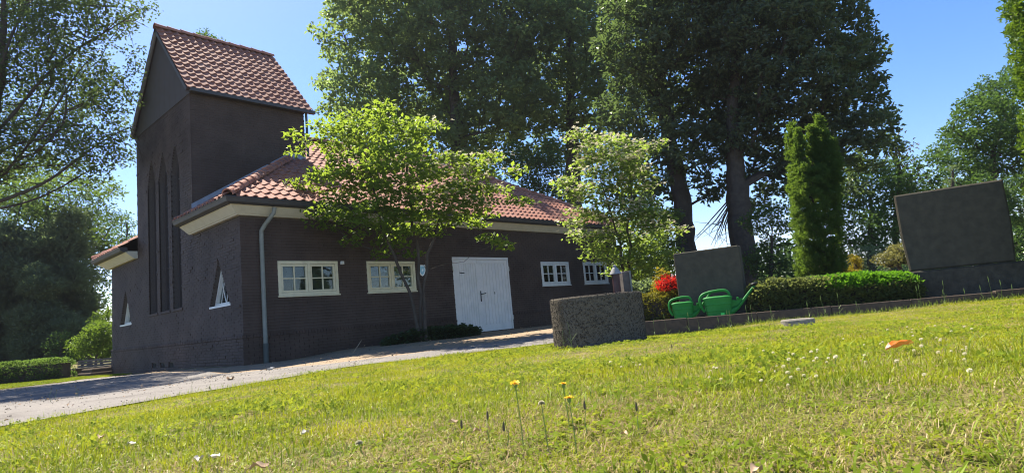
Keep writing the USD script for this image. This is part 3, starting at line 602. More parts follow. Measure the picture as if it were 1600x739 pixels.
cap_row(np.array([GX0, TM, RT + .01]), np.array([GX1 + .05, TM, RT + .01]), .10, .33, 'ridge_tile', troof)
for yy, s in ((E_Y, 1), (EYb, -1)):
    obj('tower_gutter', [box(GX0 + .06, GX1 + .06, min(yy - .06 * s, yy + .05 * s), max(yy - .06 * s, yy + .05 * s), ET - .075, ET + .012)], M['gutter'], chapel)
for s in (1, -1):
    y0, y1 = (E_Y, TM) if s == 1 else (EYb, TM)
    dirv = np.array([0, y1 - y0, RT - ET]); ln = np.linalg.norm(dirv); dirv /= ln; nn = np.array([0, -dirv[2] * s, dirv[1] * s]) 
    obj('verge_board', [frame_box((GX0, y0, ET), dirv, nn if nn[2] > 0 else -nn, -X_, 0.02, ln - .02, -.17 if s < 0 else -.10, -.012, -.03, .012, .003)], M['plank'] if s < 0 else M['gutter'], chapel)
gt = Polygon([(T0 - .05, TZ + .0), (T1 + .05, TZ + .0), (TM, TZ + (RT - ET) / (TM - E_Y) * (TM - T0 + .05))])
gable = obj('gable', prism(gt, (0, 0, 0), Y_, Z_, -X_, -.1, .008), M['board'], chapel)
nb = 22
for i in range(nb):
    a = T0 - .05 + (T1 - T0 + .1) * i / nb; b = T0 - .05 + (T1 - T0 + .1) * (i + 1) / nb - .003
    q = Polygon([(a, TZ - .03), (b, TZ - .03), (b, 12), (a, 12)]).intersection(Polygon([(T0 - .05, TZ - .03), (T1 + .05, TZ - .03), (T1 + .05, TZ), (TM, gt.bounds[3] - .01), (T0 - .05, TZ)]))
    if q.area > .005: obj('gable_board', prism(q, (0, 0, 0), Y_, Z_, -X_, .009, .026 + .0008 * (i % 2)), M['board'], gable)
obj('gable', [box(TX - .02, TX + .02, T0, T1, TZ, TZ + .01)] + [prism(gt, (TX, 0, 0), Y_, Z_, X_, -.1, .01)], M['board'], chapel)
obj('tower_pipe', [tube([(TX + .05, T0 - .06, ET - .06), (TX + .05, T0 - .06, zf(T0) + .1)], .035, 8)], M['darkpipe'], chapel, smooth=40)
obj('ceiling', [box(.24, L_ - .24, .24, W_ - .24, 2.9, 2.95)], M['dark'], chapel)
obj('inner_floor', [box(.24, L_ - .24, .24, W_ - .24, -.02, 0.02)], M['dark'], chapel)

# the shield plaque
sh = [(-.11, .14), (.11, .14), (.11, -.02), (.055, -.12), (0, -.15), (-.055, -.12), (-.11, -.02)]
pl = thing('shield_plaque', 'small white and pale blue shield plaque on the dark wall beside the white doors', 'plaque', loc=(4.69, -.012, 1.79))
obj('plate', prism(sh, (0, 0, 0), X_, Z_, -Y_, 0, .012), M['shield_white'], pl)
obj('emblem', prism(Polygon(sh).buffer(-.028), (0, 0, 0), X_, Z_, -Y_, .012, .0145), M['shield_blue'], pl)
obj('emblem', prism([(-.0, -.04), (.045, .01), (.02, .05), (-.02, .0)], (0, 0, 0), X_, Z_, -Y_, .0145, .0165), M['shield_white'], pl)

# ------------------------------------------------------------------ plants
def leaves(centers, n_each, sig, size, rs, flat=.7, up=.35, wid=.55, fold=.25, elong=None, out_dir=None):
    """folded diamond leaves scattered round clump centres. centers (k,3); sig scalar or (k,)"""
    k = len(centers); n = k * n_each
    c = np.repeat(np.asarray(centers, float), n_each, 0); s = np.repeat(np.broadcast_to(sig, (k,)), n_each)[:, None]
    d = rs.normal(size=(n, 3)); d /= np.linalg.norm(d, axis=1, keepdims=True); rad = rs.random((n, 1)) ** .45
    p = c + d * rad * s * np.array([1, 1, flat])
    nrm = rs.normal(size=(n, 3)); nrm /= np.linalg.norm(nrm, axis=1, keepdims=True); nrm[:, 2] = np.abs(nrm[:, 2]) ; nrm += np.array([0, 0, up]); nrm /= np.linalg.norm(nrm, axis=1, keepdims=True)
    ax = rs.normal(size=(n, 3)) + d * .6
    if elong is not None: ax = ax * .5 + np.asarray(elong) * 1.0 + d * .5
    ax -= nrm * (ax * nrm).sum(1, keepdims=True); ax /= np.linalg.norm(ax, axis=1, keepdims=True) + 1e-9
    sd = np.cross(nrm, ax); L = size * rs.uniform(.65, 1.3, (n, 1)); w = L * wid * .5
    v = np.stack([p, p + ax * L * .45 + sd * w + nrm * L * fold, p + ax * L + nrm * L * .02, p + ax * L * .45 - sd * w + nrm * L * fold], 1)
    f = (np.array([[0, 1, 2], [0, 2, 3]])[None] + 4 * np.arange(n)[:, None, None]).reshape(-1, 3)
    return v.reshape(-1, 3), f
def poisson(pts, d):
    out = np.zeros((0, 3)); keep = []
    tree = cKDTree(pts); dead = np.zeros(len(pts), bool)
    for i in range(len(pts)):
        if dead[i]: continue
        keep.append(i); dead[tree.query_ball_point(pts[i], d)] = True
    return pts[keep]
def lobe_tips(lobes, depth, spacing, rs, spread=1.0, squash=.85, shell=.55):
    """tips inside ellipsoid lobes; a lobe is (picture x, picture y, radius in picture pixels[, depth offset in metres])"""
    P = []
    for lb in lobes:
        dd = depth + (lb[3] if len(lb) > 3 else rs.uniform(-1, 1) * spread)
        c = world(lb[0], lb[1], dd); r = lb[2] * dd / F_PX
        n = int(60 * max(1, (r / spacing) ** 3)) ; n = min(n, 4000)
        d = rs.normal(size=(n, 3)); d /= np.linalg.norm(d, axis=1, keepdims=True)
        P.append(c + d * r * (shell + (1 - shell) * rs.random((n, 1))) * np.array([1, 1, squash]))
    P = np.vstack(P); rs.shuffle(P)
    return poisson(P, spacing)
def skeleton(trunk, trunk_r, tips, rs, r_tip=.012, seg=.45, sides=5, sag=.05, minz=None):
    """trunk polyline plus branches that join every tip to the nearest wood; returns (trunk mesh, branch mesh)"""
    tp = np.asarray(trunk, float)
    L = np.r_[0, np.cumsum(np.linalg.norm(np.diff(tp, axis=0), axis=1))]; m = max(int(L[-1] / .35), 6); s = np.linspace(0, L[-1], m)
    tp = np.stack([np.interp(s, L, tp[:, i]) for i in range(3)], 1); tp[1:-1] += rs.normal(size=(m - 2, 3)) * .03
    nodes = [*tp]; path = list(s); parent = [-1] + list(range(m - 1)); start = int(m * .45) if minz is None else int(np.argmax(tp[:, 2] > minz))
    ok = [i >= start for i in range(m)]
    order = np.argsort(np.linalg.norm(tips - tp[start], axis=1)); chains = []
    for i in order:
        t = tips[i]; A = np.array(nodes); d = np.linalg.norm(A - t, axis=1)
        cost = d + .28 * np.array(path) + np.where(np.array(ok), 0, 1e6) + np.maximum(A[:, 2] - t[2], 0) * .35
        j = int(np.argmin(cost)); a = A[j]; k = max(int(d[j] / seg), 1)
        ch = [j]; 
        for q in range(1, k + 1):
            u = q / k; pnt = a + (t - a) * u; pnt[2] += sag * d[j] * math.sin(math.pi * u) * (1 if t[2] > a[2] else 1.5)
            if q < k: pnt = pnt + rs.normal(size=3) * .06 * min(d[j], 1.5)
            nodes.append(pnt); path.append(path[ch[-1]] + d[j] / k); parent.append(ch[-1]); ok.append(True); ch.append(len(nodes) - 1)
        chains.append(ch)
    cnt = np.zeros(len(nodes))
    for ch in chains: cnt[ch[-1]] += 1
    for i in range(len(nodes) - 1, 0, -1): cnt[parent[i]] += cnt[i]
    N = np.array(nodes); tot = max(cnt[0], 1)
    rad = np.maximum(r_tip, trunk_r * .62 * (cnt / tot) ** .52)
    rt = np.maximum(trunk_r * (1 - .25 * s / L[-1]), 0) ; rt[0] *= 1.35; rt[1] *= 1.1
    upper = cnt[:m] / tot; rt = np.where(np.arange(m) <= start, rt, np.maximum(rad[:m], rt * upper ** .5))
    B = []
    for ch in chains:
        p = N[ch]; r = rad[ch].copy(); r[0] = min(rad[ch[0]], r[1] * 1.15) if len(ch) > 1 else r[0]; r[-1] = r_tip * .5
        if len(p) == 1: continue
        B.append(tube(p, r, sides, caps=False))
    return tube(tp, rt, 12), cat(B) if B else None
def plant(name, label, cat_, tips, n_leaf, clump, size, lmat, bark, trunk=None, trunk_r=.1, rs=None, group=None, **kw):
    lk = {k: kw.pop(k) for k in list(kw) if k in ('flat', 'up', 'wid', 'fold', 'elong')}
    sk = {k: kw.pop(k) for k in list(kw) if k in ('r_tip', 'seg', 'sides', 'sag', 'minz')}
    base = np.asarray(trunk[0], float) if trunk is not None else np.array([*tips.mean(0)[:2], float(g(*tips.mean(0)[:2]))])
    t = thing(name, label, cat_, group, loc=base)
    if trunk is not None:
        tm, bm = skeleton(trunk, trunk_r, tips, rs, **sk)
        obj('trunk', (tm[0] - base, tm[1]), bark, t, smooth=60)
        if bm is not None: obj('branches', (bm[0] - base, bm[1]), bark, t, smooth=60)
    v, f = leaves(tips, n_leaf, clump, size, rs, **lk)
    obj('crown', (v - base, f), lmat, t)
    return t, base
def base_at(px, depth, py=None):
    p = world(px, 470 if py is None else py, depth); return np.array([p[0], p[1], float(g(p[0], p[1])) - .05])

def rs_(n): return np.random.default_rng(n)
BT = 'tall trees behind the chapel'
# --- the four big trees behind the chapel
def big_tree(seed, label, cat_, lobes, depth, spacing, n_leaf, clump, size, lm, bark, trunk_px, r, group=None, spread=1.6, **kw):
    rs = rs_(seed); tips = lobe_tips(lobes, depth, spacing, rs, spread)
    tr = [base_at(trunk_px[0][0], depth)] + [world(px, py, depth) for px, py in trunk_px[1:]]
    return plant(kw.pop('name', 'oak_tree'), label, cat_, tips, n_leaf, clump, size, lm, bark, tr, r, rs, group, **kw)
big_tree(11, 'tall sunlit oak left of the group, rising behind the chapel roof beside the tower', 'tree',
    [(560, 60, 62), (620, 20, 80), (565, 150, 60), (538, 192, 42), (645, 130, 90), (700, 60, 95), (745, 170, 80), (600, 215, 55), (680, 235, 60), (800, 40, 80), (790, 150, 70), (560, -40, 65), (700, -70, 100), (528, 60, 26), (515, 122, 26), (545, 12, 30), (760, 250, 40)],
    36, .98, 84, .62, .29, L_oak, M['barkd'], [(726, 470), (722, 300), (712, 180), (705, 60), (700, -60)], .6, minz=7.5, spread=2.4, seg=.7)
big_tree(12, 'tall oak with a slim dark trunk between the sunlit oak and the forked tree', 'tree',
    [(860, 60, 90), (900, 150, 80), (845, 205, 60), (930, 40, 80), (960, 130, 70), (950, 215, 50), (880, -50, 90), (990, 240, 40), (820, 120, 50), (905, 240, 40)],
    37, .98, 84, .62, .29, L_oak, M['barkd'], [(905, 470), (897, 300), (893, 200), (890, 60), (885, -60)], .5, minz=8, spread=2.4, seg=.7)
big_tree(13, 'tall dark tree whose trunk forks low behind the smaller gravestone', 'tree',
    [(1045, 290, 32), (1100, 265, 34), (1122, 300, 20), (990, 300, 34), (1032, 335, 22), (1010, 60, 80), (1060, 130, 75), (1000, 165, 60), (1080, 30, 90), (1115, 165, 65), (1005, 245, 42), (1055, 225, 45), (1100, -60, 95), (1120, 235, 36), (1000, -40, 70), (1020, 300, 26)],
    22.5, .62, 92, .42, .19, L_oakd, M['barkd'], [(1074, 470), (1072, 380), (1066, 310), (1048, 230), (1030, 120), (1020, 0)], .36, minz=3.2)
big_tree(14, 'tallest dark spreading tree on the right, its straight thick trunk left of the columnar yew', 'tree',
    [(1182, 252, 34), (1235, 268, 34), (1208, 300, 24), (1255, 300, 22), (1320, 296, 22), (1180, 322, 18), (1200, 60, 90), (1250, 120, 88), (1290, 60, 70), (1325, 140, 55), (1345, 200, 45), (1300, 215, 58), (1225, 205, 55), (1165, 130, 70), (1368, 228, 30), (1380, 185, 18), (1335, 85, 38), (1300, 15, 48), (1230, -40, 85), (1345, 255, 26), (1285, 255, 30), (1160, 20, 80), (1150, 210, 40), (1362, 90, 14)],
    21, .58, 100, .40, .18, L_oakd, M['barkd'], [(1170, 470), (1163, 400), (1152, 300), (1146, 200), (1150, 80), (1160, -60)], .42, minz=3.6)
# extra limbs of the forked tree are carried by the skeleton; a low dead branch with bare twigs hangs in the gap
rs = rs_(15); tw_ = []
a0 = world(1072, 392, 22.5); root = world(1150, 300, 21)
for k in range(9):
    e = world(rs.uniform(1085, 1140), rs.uniform(335, 385), 21.5 + rs.uniform(-.8, .8)); m = (root + e) / 2 + rs.normal(size=3) * .15 + [0, 0, -.15]
    tw_.append(tube([root, m, e], [.03, .02, .006], 5))
    for q in range(4):
        s_ = m + (e - m) * rs.random(); tw_.append(tube([s_, s_ + rs.normal(size=3) * [.35, .35, .25] + [0, 0, -.1]], [.009, .003], 4))
dead = thing('bare_branch', 'bare twiggy branches hanging in the sky gap between the two dark trunks', 'branch', loc=root)
obj('twigs', (cat(tw_)[0] - root, cat(tw_)[1]), M['barkd'], dead)
# --- left: birch with hanging branches, dark conifers, shrubs
rs = rs_(21)
tips = lobe_tips([(35, 60, 62), (100, 45, 60), (165, 28, 42), (60, 150, 70), (125, 125, 58), (172, 145, 36), (90, 225, 50), (150, 225, 42), (185, 200, 26), (25, 230, 50), (212, 15, 24), (205, 100, 18), (-40, 100, 80), (-60, 220, 80), (10, -40, 80), (120, -40, 60), (190, 250, 14), (150, 265, 20)], 17, .45, rs, 1.2)
plant('birch_tree', 'large light-leaved tree with drooping dark limbs at the left edge, higher than the tower', 'tree', tips, 84, .36, .10, L_birch, M['barkd'],
      [base_at(-60, 17), world(-40, 330, 17), world(-12, 200, 17), world(6, 90, 17), world(6, -80, 17)], .24, rs, minz=3.5, sag=.02, flat=1.0, r_tip=.009)
rs = rs_(22)
birch = stage.GetPrimAtPath('/World/birch_tree'); bo = base_at(-60, 17)
for pts, r0 in (([(-60, 345), (0, 318), (60, 290), (120, 247), (170, 218), (216, 196)], .17), ([(-30, 215), (20, 180), (70, 120), (120, 75), (165, 50), (215, 18)], .16), ([(-50, 320), (-10, 290), (30, 250), (80, 180), (110, 130), (150, 85)], .15),
                ([(-5, 120), (15, 60), (40, 0), (60, -60)], .14), ([(-45, 330), (20, 322), (90, 300), (150, 262), (195, 250)], .11), ([(-35, 300), (10, 235), (60, 215), (110, 200), (150, 205), (180, 225)], .10)):
    p = np.array([world(x, y, 16.7 + rs.uniform(-.3, .3)) for x, y in pts]) + rs.normal(size=(len(pts), 3)) * .04
    from scipy.interpolate import CubicSpline
    q = CubicSpline(np.arange(len(p)), p)(np.linspace(0, len(p) - 1, 24)); t_ = np.linspace(0, 1, 24)
    tw2_ = [tube(q, r0 * .34 * (1 - .85 * t_), 7)]
    for k in range(9):
        i_ = int(rs.integers(6, 23)); d = rs.normal(size=3) * [.9, .9, .5] + [0, 0, -.35]; tw2_.append(tube([q[i_], q[i_] + d * .3, q[i_] + d * .6 + [0, 0, -.2]], [.016, .010, .004], 4))
    v, f = cat(tw2_); obj('limb', (v - bo, f), M['barkd'], birch, smooth=60)
def conifer(name, label, cat_, pts, depth, seed, n, clump, size, lm, group=None, up=.1, elong=(0, 0, .8), **kw):
    r_ = rs_(seed); tips = lobe_tips(pts, depth, kw.pop('spacing', .34), r_, kw.pop('spread', .5), shell=kw.pop('shell', .8))
    b = base_at(kw.pop('bx', pts[0][0]), depth)
    return plant(name, label, cat_, tips, n, clump, size, lm, M['barkd'], [b, tips.mean(0) * [1, 1, 0] + [0, 0, tips[:, 2].mean()], tips[np.argmax(tips[:, 2])]], kw.pop('r', .12), r_, group, up=up, elong=elong, minz=.4, wid=kw.pop('wid', .4), **kw)
big_tree(19, 'leafy mid-green tree below the drooping limbs at the left edge', 'tree', [(20, 290, 50), (80, 310, 50), (130, 320, 40), (160, 345, 26), (40, 350, 50), (100, 370, 46), (150, 300, 28), (140, 375, 30), (-20, 330, 50), (175, 300, 14), (60, 270, 30), (120, 275, 24)], 32, .8, 120, .66, .16, L_leafL, M['barkd'], [(70, 470), (72, 380), (75, 300)], .3, name='leafy_tree', minz=3)
conifer('yew_tree', 'dark dense evergreen behind the low hedge, leftmost at the picture edge', 'tree', [(20, 430, 50), (10, 500, 55), (35, 540, 40), (5, 390, 40), (-50, 450, 80), (-40, 540, 60)], 29, 23, 200, .60, .19, L_yew, spacing=.45, shell=.5)
conifer('yew_tree', 'dark evergreen with a paler pointed tip, right of the leftmost evergreen', 'tree', [(62, 500, 34), (66, 450, 20), (45, 440, 12), (62, 420, 8), (44, 425, 7), (70, 540, 40), (95, 520, 34)], 28, 24, 190, .46, .16, L_yew, spacing=.42, shell=.6)
conifer('cypress_tree', 'tall dark evergreen between the pointed evergreen and the chapel corner', 'tree', [(100, 440, 34), (105, 390, 26), (112, 490, 34), (108, 345, 18), (90, 540, 34), (125, 520, 26), (78, 390, 34)], 30, 25, 190, .58, .19, L_yew, spacing=.45, shell=.6)
big_tree(26, 'slender green tree in the gap left of the chapel corner', 'tree', [(140, 380, 36), (160, 410, 26), (130, 440, 36), (150, 350, 26), (150, 470, 22), (160, 445, 14)], 34, .6, 90, .56, .15, L_mid, M['barkd'], [(140, 470), (142, 420), (145, 370)], .12, name='ash_tree', minz=1.0, spread=.8)
big_tree(27, 'small far tree showing behind the left eaves of the chapel', 'tree', [(192, 345, 16), (200, 360, 16), (184, 372, 12), (206, 380, 18)], 33, .5, 60, .45, .14, L_mid, M['barkd'], [(200, 470), (200, 400), (197, 350)], .12, name='small_tree', minz=1.0, spread=.8)
big_tree(28, 'tree top peeping over the tower roof ridge', 'tree', [(322, 68, 17), (310, 72, 12), (334, 74, 12), (322, 90, 20)], 40, .5, 90, .55, .16, L_mid, M['barkd'], [(330, 470), (326, 250), (322, 100)], .25, name='tall_tree', minz=12, spread=.6)
def shrub(label, pts, depth, seed, lm, n=70, clump=.22, size=.07, cat_='shrub', name='shrub', spacing=.26, group=None, bark='bark', **kw):
    r_ = rs_(seed); tips = lobe_tips(pts, depth, spacing, r_, kw.pop('spread', .3), shell=.6)
    m = tips.mean(0); b = np.array([m[0], m[1], float(g(m[0], m[1])) - .03]) if 'base' not in kw else kw.pop('base')
    return plant(name, label, cat_, tips, n, clump, size, lm, M[bark], [b, b + (m - b) * .5, m], kw.pop('r', .05), r_, group, minz=b[2] + .1, **kw)
shrub('bright green leafy shrub between the dark evergreens and the chapel corner', [(145, 535, 22), (165, 520, 20), (122, 545, 16), (165, 545, 18), (150, 515, 14)], 24, 29, L_bright, size=.10)
shrub('yellow-green shrub high in the gap beside the chapel corner', [(160, 498, 13), (170, 490, 9), (150, 505, 9)], 26, 30, L_bright, size=.10)
shrub('small yellow-flecked shrub at the foot of the dark evergreens', [(95, 530, 14), (85, 545, 12), (105, 545, 10)], 25, 31, L_mid, n=40, size=.09)
# clipped hedge left
def hedge(name, label, path, width, h0, h1, seed, lm, size, dens, body=None, z0=None, lm2=None, split=None, round_=.12):
    """clipped hedge along a polyline: a leafy skin over a body; h0/h1 height at both ends"""
    r_ = rs_(seed); p = np.asarray(path, float); L = np.linalg.norm(np.diff(p, axis=0), axis=1).sum()
    n = int(dens * L * (2 * max(h0, h1) + width)); s = r_.random(n); c = p[0] + (p[-1] - p[0]) * s[:, None]
    d = (p[-1] - p[0]) / np.linalg.norm(p[-1] - p[0]); nd = np.array([-d[1], d[0]])
    H = h0 + (h1 - h0) * s; a = r_.random(n) * (2 * H + width); side = np.where(a < H, -1, np.where(a > H + width, 1, 0))
    off = np.where(side == 0, a - H - width / 2, side * width / 2); z = np.where(side == -1, a, np.where(side == 1, a - H - width, H))
    tp = (z > H - round_) ; k = np.clip((z - (H - round_)) / round_, 0, 1); off = off * (1 - .22 * k ** 2 * (np.abs(off) > width * .3)); z = z - .35 * round_ * (np.abs(off) / (width / 2)) ** 4 * (side == 0)
    endk = np.clip(1 - np.minimum(s, 1 - s) * L / (round_ * 1.6), 0, 1); z = z - endk ** 2 * round_ * .9 * (z / H); off = off * (1 - .35 * endk ** 2)
    zb = np.array([float(q) for q in g(c[:, 0], c[:, 1])]) if z0 is None else np.full(n, z0)
    nz = meshkit.fbm(np.c_[s * L * 3.0, off * 3, z * 3 + seed]); nz = (np.asarray(nz).reshape(-1)[:, None] - .5) * .12
    P = np.c_[c + nd * off[:, None], zb + z]; outv = np.c_[nd * (off / (width / 2))[:, None], (z / H) ** 4]; P = P + outv * nz
    b = np.array([*(p.mean(0)), float(zb.mean())]); t = thing(name, label, 'hedge', loc=b)
    if lm2 is not None:
        far_ = (s > split + .06 * r_.normal(size=n)) & (z > H * .62); A, B2 = P[~far_], P[far_]
        for q, m_ in ((A, lm), (B2, lm2)):
            v, f = leaves(q, 3, .035, size, r_, up=.3, elong=(0, 0, .5)); obj('foliage', (v - b, f), m_, t, kind='stuff')
    else:
        v, f = leaves(P, 3, .035, size, r_, up=.3, elong=(0, 0, .5)); obj('foliage', (v - b, f), lm, t, kind='stuff')
    # woody body inside
    e = (p[-1] - p[0]) * .03; q0, q1 = p[0] + e, p[-1] - e; w = width * .34; vv = []
    for q, H_ in ((q0, h0), (q1, h1)):
        for o_ in (-w, w):
            zz = (float(g(*q)) if z0 is None else z0)
            vv += [[*(q + nd * o_), zz - .02], [*(q + nd * o_), zz + H_ * .80]]
    tri = trimesh.convex.convex_hull(np.array(vv)); obj('twig_core', (tri.vertices - b, tri.faces), M['bark'], t)
    return t
hedge('clipped_hedge', 'low clipped green hedge across the path at the left edge', [(-.95, 10.1), (-3.9, 12.6)], .9, .60, .66, 33, L_hedgeb2, .06, 420)
# bench and slab by the corner
bp = world(146, 573, 20.6); bp[2] = float(g(bp[0], bp[1])); bench = thing('park_bench', 'low weathered wooden bench beside the chapel corner', 'bench', loc=bp, rotz=YAW - math.pi / 2 + .1)
for k in range(3): obj('backrest_slat', [box(-.62, .62, .20 + .01 * k, .235 + .01 * k, .26 + .085 * k, .325 + .085 * k)], M['plank'], bench)
for k in range(3): obj('seat_slat', [box(-.62, .62, -.22 + .13 * k, -.12 + .13 * k, .22, .255)], M['plank'], bench)
for s_ in (-.5, .5): obj('leg', [box(s_ - .04, s_ + .04, -.20, .19, 0, .218), box(s_ - .035, s_ + .035, .256, .30, 0, .50)], M['kerb'], bench)
sp = world(160, 584, 18.9); zb = float(g(sp[0], sp[1])); st = thing('stone_slab', 'low pale stone slab on the ground at the left chapel corner', 'slab', loc=(sp[0], sp[1], zb), rotz=.15)
obj('slab', [frame_box((0, 0, 0), X_, Y_, Z_, -.5, .5, -.45, .45, -.05, .13, .03)], M['kerb'], st); obj('slab', [frame_box((0, 0, 0), X_, Y_, Z_, -.42, .40, -.35, .38, .132, .24, .03)], M['kerb'], st)
# --- dogwoods
def dogwood(label, stems, lobes, depth, seed, lm, n, n_bract, where, spacing=.34, flat=.35):
    r_ = rs_(seed); tips = lobe_tips(lobes, depth, spacing, r_, .9, squash=.7, shell=.35)
    b = stems[0][0].copy(); t = thing('dogwood_tree', label, 'tree', loc=b)
    A = [int(np.argmin([np.linalg.norm(np.array(s[-1]) - q) + .6 * np.linalg.norm((np.array(s[len(s) // 2]) - q)[:2]) for s in stems])) for q in tips]
    bark = []
    for k, s in enumerate(stems):
        sub = tips[[i for i in range(len(tips)) if A[i] == k]]
        if len(sub) == 0: sub = tips[:1]
        tm, bm = skeleton(s, .038, sub, r_, r_tip=.005, seg=.35, minz=s[1][2])
        obj('trunk', (tm[0] - b, tm[1]), M['barkg'], t, smooth=60)
        if bm: obj('branches', (bm[0] - b, bm[1]), M['barkg'], t, smooth=60)
    v, f = leaves(tips, n, .30 * depth / 14.2, .122, r_, flat=flat, up=.55, wid=.62, fold=.12); obj('crown', (v - b, f), lm, t)
    top = np.array([q for q in tips if where(q)]) if n_bract else None
    if n_bract and len(top):
        c = np.repeat(top, n_bract, 0) + r_.normal(size=(len(top) * n_bract, 3)) * [.17, .17, .05] + [0, 0, .07]
        V, Fc = [], []
        k = len(c); base_ang = r_.random(k) * np.pi; tilt = r_.normal(size=(k, 2)) * .25; S = r_.uniform(.038, .058, k)
        for q in range(4):
            a = base_ang + q * np.pi / 2; ax = np.stack([np.cos(a), np.sin(a), tilt[:, 0] * np.cos(a) + tilt[:, 1] * np.sin(a) + .15], 1); sd = np.stack([-np.sin(a), np.cos(a), -tilt[:, 0] * np.sin(a) + tilt[:, 1] * np.cos(a)], 1)
            V.append(np.stack([c, c + ax * S[:, None] * .55 + sd * S[:, None] * .42, c + ax * S[:, None] * 1.15, c + ax * S[:, None] * .55 - sd * S[:, None] * .42], 1))
        V = np.concatenate(V).reshape(-1, 3); Fq = (np.array([[0, 1, 2], [0, 2, 3]])[None] + 4 * np.arange(4 * k)[:, None, None]).reshape(-1, 3)
        obj('blossom', (V - b, Fq), L_bract, t, kind='stuff')
    return t
D1 = 14.2
b1 = world(656, 522, D1); b1[2] = float(g(b1[0], b1[1])) - .03
dogwood('three-stemmed dogwood with yellow-green leaves in front of the chapel wall', 
    [[b1, world(640, 455, D1), world(612, 400, D1 - .1), world(590, 330, D1 - .2), world(575, 240, D1 - .2)], [b1 + [.08, .05, 0], world(653, 450, D1), world(652, 390, D1 + .1), world(640, 310, D1), world(635, 220, D1)], [b1 + [.14, -.04, 0], world(662, 460, D1), world(668, 400, D1), world(700, 320, D1 + .1), world(730, 270, D1)]],
    [(540, 210, 44), (590, 190, 40), (640, 205, 44), (565, 265, 55), (510, 275, 34), (470, 215, 14), (468, 300, 26), (445, 318, 16), (430, 326, 11), (418, 334, 8), (462, 325, 16), (485, 332, 18), (825, 318, 9), (792, 385, 8), (620, 265, 60), (520, 330, 38), (575, 330, 50), (640, 330, 55), (690, 270, 44), (740, 262, 36), (720, 310, 50), (770, 250, 22), (800, 268, 14), (775, 300, 24), (805, 310, 12), (745, 345, 26), (692, 352, 30), (620, 366, 28), (556, 372, 18), (780, 380, 9), (760, 368, 12), (655, 195, 24), (505, 225, 22), (488, 190, 12), (460, 240, 10), (600, 396, 12), (648, 396, 10)],
    D1, 41, L_dog, 50, 12, lambda q: (world(700, 300, D1) - q) @ RIGHT < .6 and q[2] > 2.9)
D2 = 16.0
b2 = world(978, 470, D2); b2[2] = float(g(b2[0], b2[1])) - .03
dogwood('dogwood covered in creamy white blossom at the right end of the chapel', 
    [[b2, world(970, 400, D2), world(955, 330, D2), world(935, 260, D2)], [b2 + [.1, 0, 0], world(985, 390, D2), world(985, 300, D2), world(985, 240, D2)]],
    [(925, 235, 30), (905, 215, 16), (960, 245, 36), (1005, 235, 24), (940, 285, 40), (985, 285, 40), (900, 300, 26), (885, 285, 14), (1000, 335, 40), (950, 335, 42), (915, 340, 28), (905, 372, 20), (960, 380, 44), (1010, 380, 36), (1035, 360, 26), (940, 405, 22), (985, 425, 34), (920, 262, 22), (1020, 420, 22), (895, 350, 12), (1030, 390, 30), (1015, 345, 28), (1045, 400, 22), (1000, 410, 30)],
    D2, 42, L_dog2, 52, 22, lambda q: q[2] > 2.1, spacing=.36, flat=.4)
# ground cover bed at the dogwood's foot
rs = rs_(43); gc = thing('ground_cover', 'dark green leafy ground cover round the foot of the three-stemmed dogwood', 'ground cover', loc=b1)
px_ = rs.uniform(600, 748, 900); ww = np.array([world(px, 530, D1 + .3 + .012 * (px - 655) + rs.uniform(-.45, .45)) for px in px_]); ww[:, 2] = g(ww[:, 0], ww[:, 1]) + rs.random(900) * (.06 + .20 * np.clip((px_ - 590) / 60, 0, 1) * np.clip((760 - px_) / 30, .2, 1))
v, f = leaves(ww, 6, .10, .085, rs, up=.9, wid=.7); obj('leaves', (v - b1, f), L_cover, gc, kind='stuff')
q0 = world(552, 556, 12.3); q0[2] = float(g(q0[0], q0[1])) 
sk = thing('dry_stick', 'thin pale dry stick leaning up in front of the dark chapel wall', 'stick', loc=q0)
e1 = world(565, 531, 12.35) - q0; obj('stick', tube([(0, 0, 0), e1 * .5 + [.01, 0, .01], e1], [.012, .010, .005], 6), M['twig'], sk)
# --- middle distance and right
shrub('green bushes behind the chapel roof end', [(820, 262, 32), (855, 245, 24), (800, 245, 20), (860, 280, 24), (835, 300, 30), (880, 300, 24)], 30, 51, L_mid, n=90, clump=.5, size=.15, spacing=.5, cat_='tree', name='small_tree')
shrub('dark green shrub behind the blossoming dogwood', [(1020, 390, 40), (1040, 340, 26), (990, 420, 34), (1045, 420, 24), (1000, 360, 30), (1055, 375, 18)], 20, 52, L_leafL, n=130, clump=.36, size=.11, spacing=.42, cat_='tree', name='small_tree')
shrub('brilliant red maple bush left of the smaller gravestone', [(1048, 440, 11), (1040, 445, 10), (1055, 447, 10), (1046, 450, 10), (1031, 444, 6), (1057, 437, 7)], 10.9, 53, L_red, n=30, clump=.13, size=.055, spacing=.10, cat_='maple', name='red_maple', flat=.4, up=.6)
shrub('golden dwarf conifer behind the red maple', [(1033, 436, 7), (1036, 428, 5), (1030, 444, 8), (1028, 456, 8)], 11.3, 54, L_gold, n=60, clump=.11, size=.045, spacing=.09, cat_='conifer', name='golden_conifer')
shrub('dark shrub with white and pink flowers beside the blossoming dogwood', [(1008, 452, 14), (995, 458, 14), (1016, 462, 12), (985, 450, 12)], 12.6, 55, L_yew, n=50, clump=.15, size=.09, spacing=.14)
hedge('golden_hedge', 'low golden-green hedge behind the left watering can', [(kb(-.9, 1.3)[:2]), (kb(1.1, 1.15)[:2])], .55, .45, .45, 56, L_gold if False else leafmat('golden_hedge_leaf', (.13, .13, .020), (.26, .22, .028), (.36, .34, .03), .35, nscale=3), .045, 900, z0=BED_Z)
